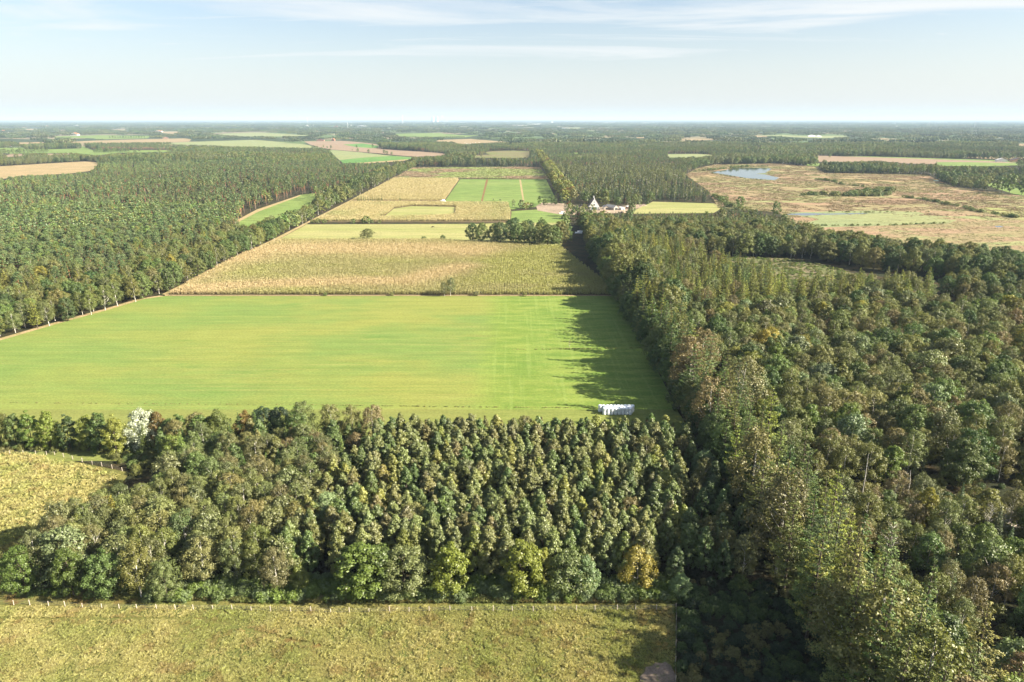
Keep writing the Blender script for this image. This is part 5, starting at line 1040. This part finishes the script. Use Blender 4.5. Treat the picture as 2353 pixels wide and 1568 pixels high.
# far buildings
def house(u_, v_, w, l, he, hr_, wm, rm, label, rz=0):
    x, y = G(u_, v_); s = empty('far_house', (x, y, 0), label, 'building', 'far farms and halls', rz=rz); part('wall', gable('wall', wm, w, l, he, hr_), s); part('roof', roofm('roof', rm, w, l, he, hr_, .5, .3), s)
def zz1(off, a, b): return off + a * .25, 252.8 + b * .25
HL = [(0, 270, 352, 34, 14, 4, 9, plank, tile, 'long dark barn at the left of the far farm'), (0, 390, 352, 28, 14, 5, 11, brickm, greyroof, 'grey roofed barn of the far farm on the left'), (0, 470, 350, 12, 10, 4, 9, white, tileo, 'small orange roofed house beside the far farm'), (0, 75, 342, 16, 10, 4, 9, white, tileo, 'red roofed house at the left frame edge'),
  (0, 680, 236, 46, 20, 8, 16, white, tileo, 'orange roofed white hall beyond the green field'), (0, 400, 238, 40, 18, 7, 12, white, tileo, 'orange roofed farm left of the green field'), (0, 350, 244, 90, 16, 5, 8, lightroof, lightroof, 'long pale roofed stable beside the orange roofs'), (0, 1450, 205, 60, 20, 7, 13, white, tileo, 'low orange and white hall in the woods'), (0, 1520, 264, 26, 10, 4, 9, brickm, tile, 'dark roofed house under the trees'),
  (0, 430, 162, 60, 20, 8, 20, white, tileo, 'reddish roofs of the far village on the left'), (0, 20, 212, 80, 20, 8, 18, white, tileo, 'reddish roofs at the left horizon edge'), (0, 700, 152, 70, 20, 10, 18, lightroof, lightroof, 'pale hall in the far left woods'),
  (588.3, 590, 288, 34, 12, 5, 10, brickm, tile, 'dark farm row at the brown field'), (588.3, 708, 285, 14, 10, 5, 10, brickm, tileo, 'small brick house beside the brown field'), (588.3, 735, 162, 60, 24, 10, 18, redm, redm, 'red barn in the far village'), (588.3, 960, 158, 130, 30, 12, 20, white, lightroof, 'white halls of the far village'), (588.3, 875, 152, 50, 24, 10, 18, white, lightroof, 'white hall left of the far village halls'),
  (588.3, 530, 155, 80, 24, 10, 20, white, lightroof, 'pale halls left of the red barn'), (588.3, 465, 155, 60, 24, 10, 20, white, lightroof, 'pale hall furthest left of the village'), (588.3, 365, 204, 34, 12, 5, 12, brickm, tileo, 'orange roofed farm in the middle woods'), (588.3, 1535, 142, 70, 24, 10, 20, white, lightroof, 'white hall beyond the green field'), (588.3, 1130, 214, 60, 14, 5, 10, brickm, lightroof, 'low farm at the edge of the green field'), (588.3, 965, 246, 16, 8, 4, 8, brickm, tile, 'small house in the tree belt'),
  (1176.5, 250, 138, 420, 40, 14, 20, white, lightroof, 'very long white factory hall in the woods near the horizon'), (1176.5, 370, 126, 40, 30, 34, 46, white, lightroof, 'tall white block at the end of the long factory'), (1176.5, 440, 176, 190, 30, 8, 12, white, lightroof, 'long white greenhouses nearer than the factory'), (1176.5, 735, 176, 50, 20, 8, 12, white, lightroof, 'small white hall right of the greenhouses'), (1176.5, 105, 150, 140, 30, 10, 14, lightroof, lightroof, 'low grey hall left of the factory'),
  (1764.8, 1000, 250, 44, 14, 6, 12, tileo, tileo, 'red roofed farm in the right hand woods'), (1764.8, 410, 248, 50, 14, 5, 10, white, lightroof, 'white farm beside the far right fields'), (1764.8, 470, 250, 30, 14, 5, 10, white, lightroof, 'second white shed of the far right farm'), (1764.8, 2150, 478, 22, 10, 4, 8, white, lightroof, 'pale hut at the end of the ploughed field'), (1764.8, 2300, 480, 26, 12, 5, 9, brickm, tile, 'dark barn at the end of the ploughed field'), (1764.8, 1185, 160, 60, 20, 10, 14, white, lightroof, 'white hall near the right horizon'), (1176.5, 2300, 392, 10, 8, 8, 14, white, tileo, 'small white house among trees beyond the pond')]
for off, a, b, w, l, he, hr_, wm, rm, lab in HL: house(*zz1(off, a, b), w, l, he, hr_, wm, rm, lab, u(-.3, .3))
# heron-blue boat shelter line near the right oaks
x, y = zz1(1764.8, 1545, 655); X0, Y0 = G(x, y); o = link(bpy.data.objects.new('water_trough', box_mesh('water_trough', [(-4, 4, -.6, .6, 0, .1), (-4, 4, -.6, -.5, .1, 1.1), (-4, 4, .5, .6, .1, 1.1), (-4, -3.9, -.49, .49, .1, 1.1), (3.9, 4, -.49, .49, .1, 1.1)], plain_mat('pale_blue_metal', (.35, .55, .62), .05)))); o.location = (X0, Y0, 0); tag(o, 'pale blue trough under the oaks beside the heath', 'trough')
# felled logs in the clearings
logm = plain_mat('felled_wood', (.45, .38, .32), .2, 5)
lg = [(G(1760 + u(-20, 160), 640 + u(-5, 45))) for _ in range(26)] + [G(2170 + u(0, 180), 1185 + u(-12, 40)) for _ in range(40)]
lm = [lathe('log', [(.14, -1.2), (.16, 0), (.12, 1.2)], 7, logm) for _ in range(3)]
for i, (x, y) in enumerate(lg):
    o = link(bpy.data.objects.new('log', lm[i % 3])); o.location = (x, y, .15); o.rotation_euler = (R(90), 0, u(0, 3.14)); o.scale = (1, 1, u(.5, 1.6)); w_ = 'upper clearing behind the larches' if i < 26 else 'brown clearing at the right edge'
    tag(o, 'pale felled log, %s from left in the %s' % (ordn(sorted(lg[:26] if i < 26 else lg[26:], key=lambda p: p[0] / p[1]).index(lg[i])), w_), 'log', 'felled logs in the ' + w_)
# bare birch poles at the lower edge of the right wood
for i, (u_, v_, hh) in enumerate([(1980, 1140, 12.5), (2072, 1150, 6.5), (2010, 1118, 4), (2085, 1135, 7)]):
    x, y = G(u_, v_); v, q = tube([(0, 0, -.3), (u(-.2, .2), 0, hh * .5), (u(-.5, .5), 0, hh)], [.16, .13, .05], 7)
    o = link(bpy.data.objects.new('dead_birch', poly_mesh('dead_birch', [tuple(a) for a in v], [tuple(int(c) for c in f) for f in q], MB['birch']))); o.location = (x, y, 0)
    tag(o, ('tallest ' if i == 0 else '') + 'dead white birch stem without crown, %s from left before the dark wood' % ordn([0, 2, 1, 3][i]), 'tree', 'dead birch stems')

# ---------------------------------------------------------------- haze
hz, nt, out = mat('haze_air'); t = NT(nt)
v = t.n('ShaderNodeVolumePrincipled'); v.inputs['Density'].default_value = 4.6e-5; v.inputs['Color'].default_value = (.50, .66, .84, 1); v.inputs['Anisotropy'].default_value = 0.0
t.l(v.outputs[0], out.inputs['Volume'])
hb = link(bpy.data.objects.new('haze', box_mesh('haze', [(-B + 500, B - 500, -3000, B - 500, -1, 215)], hz))); hb['kind'] = 'stuff'; hb['label'] = 'pale blue haze over the plain'; hb['category'] = 'haze'
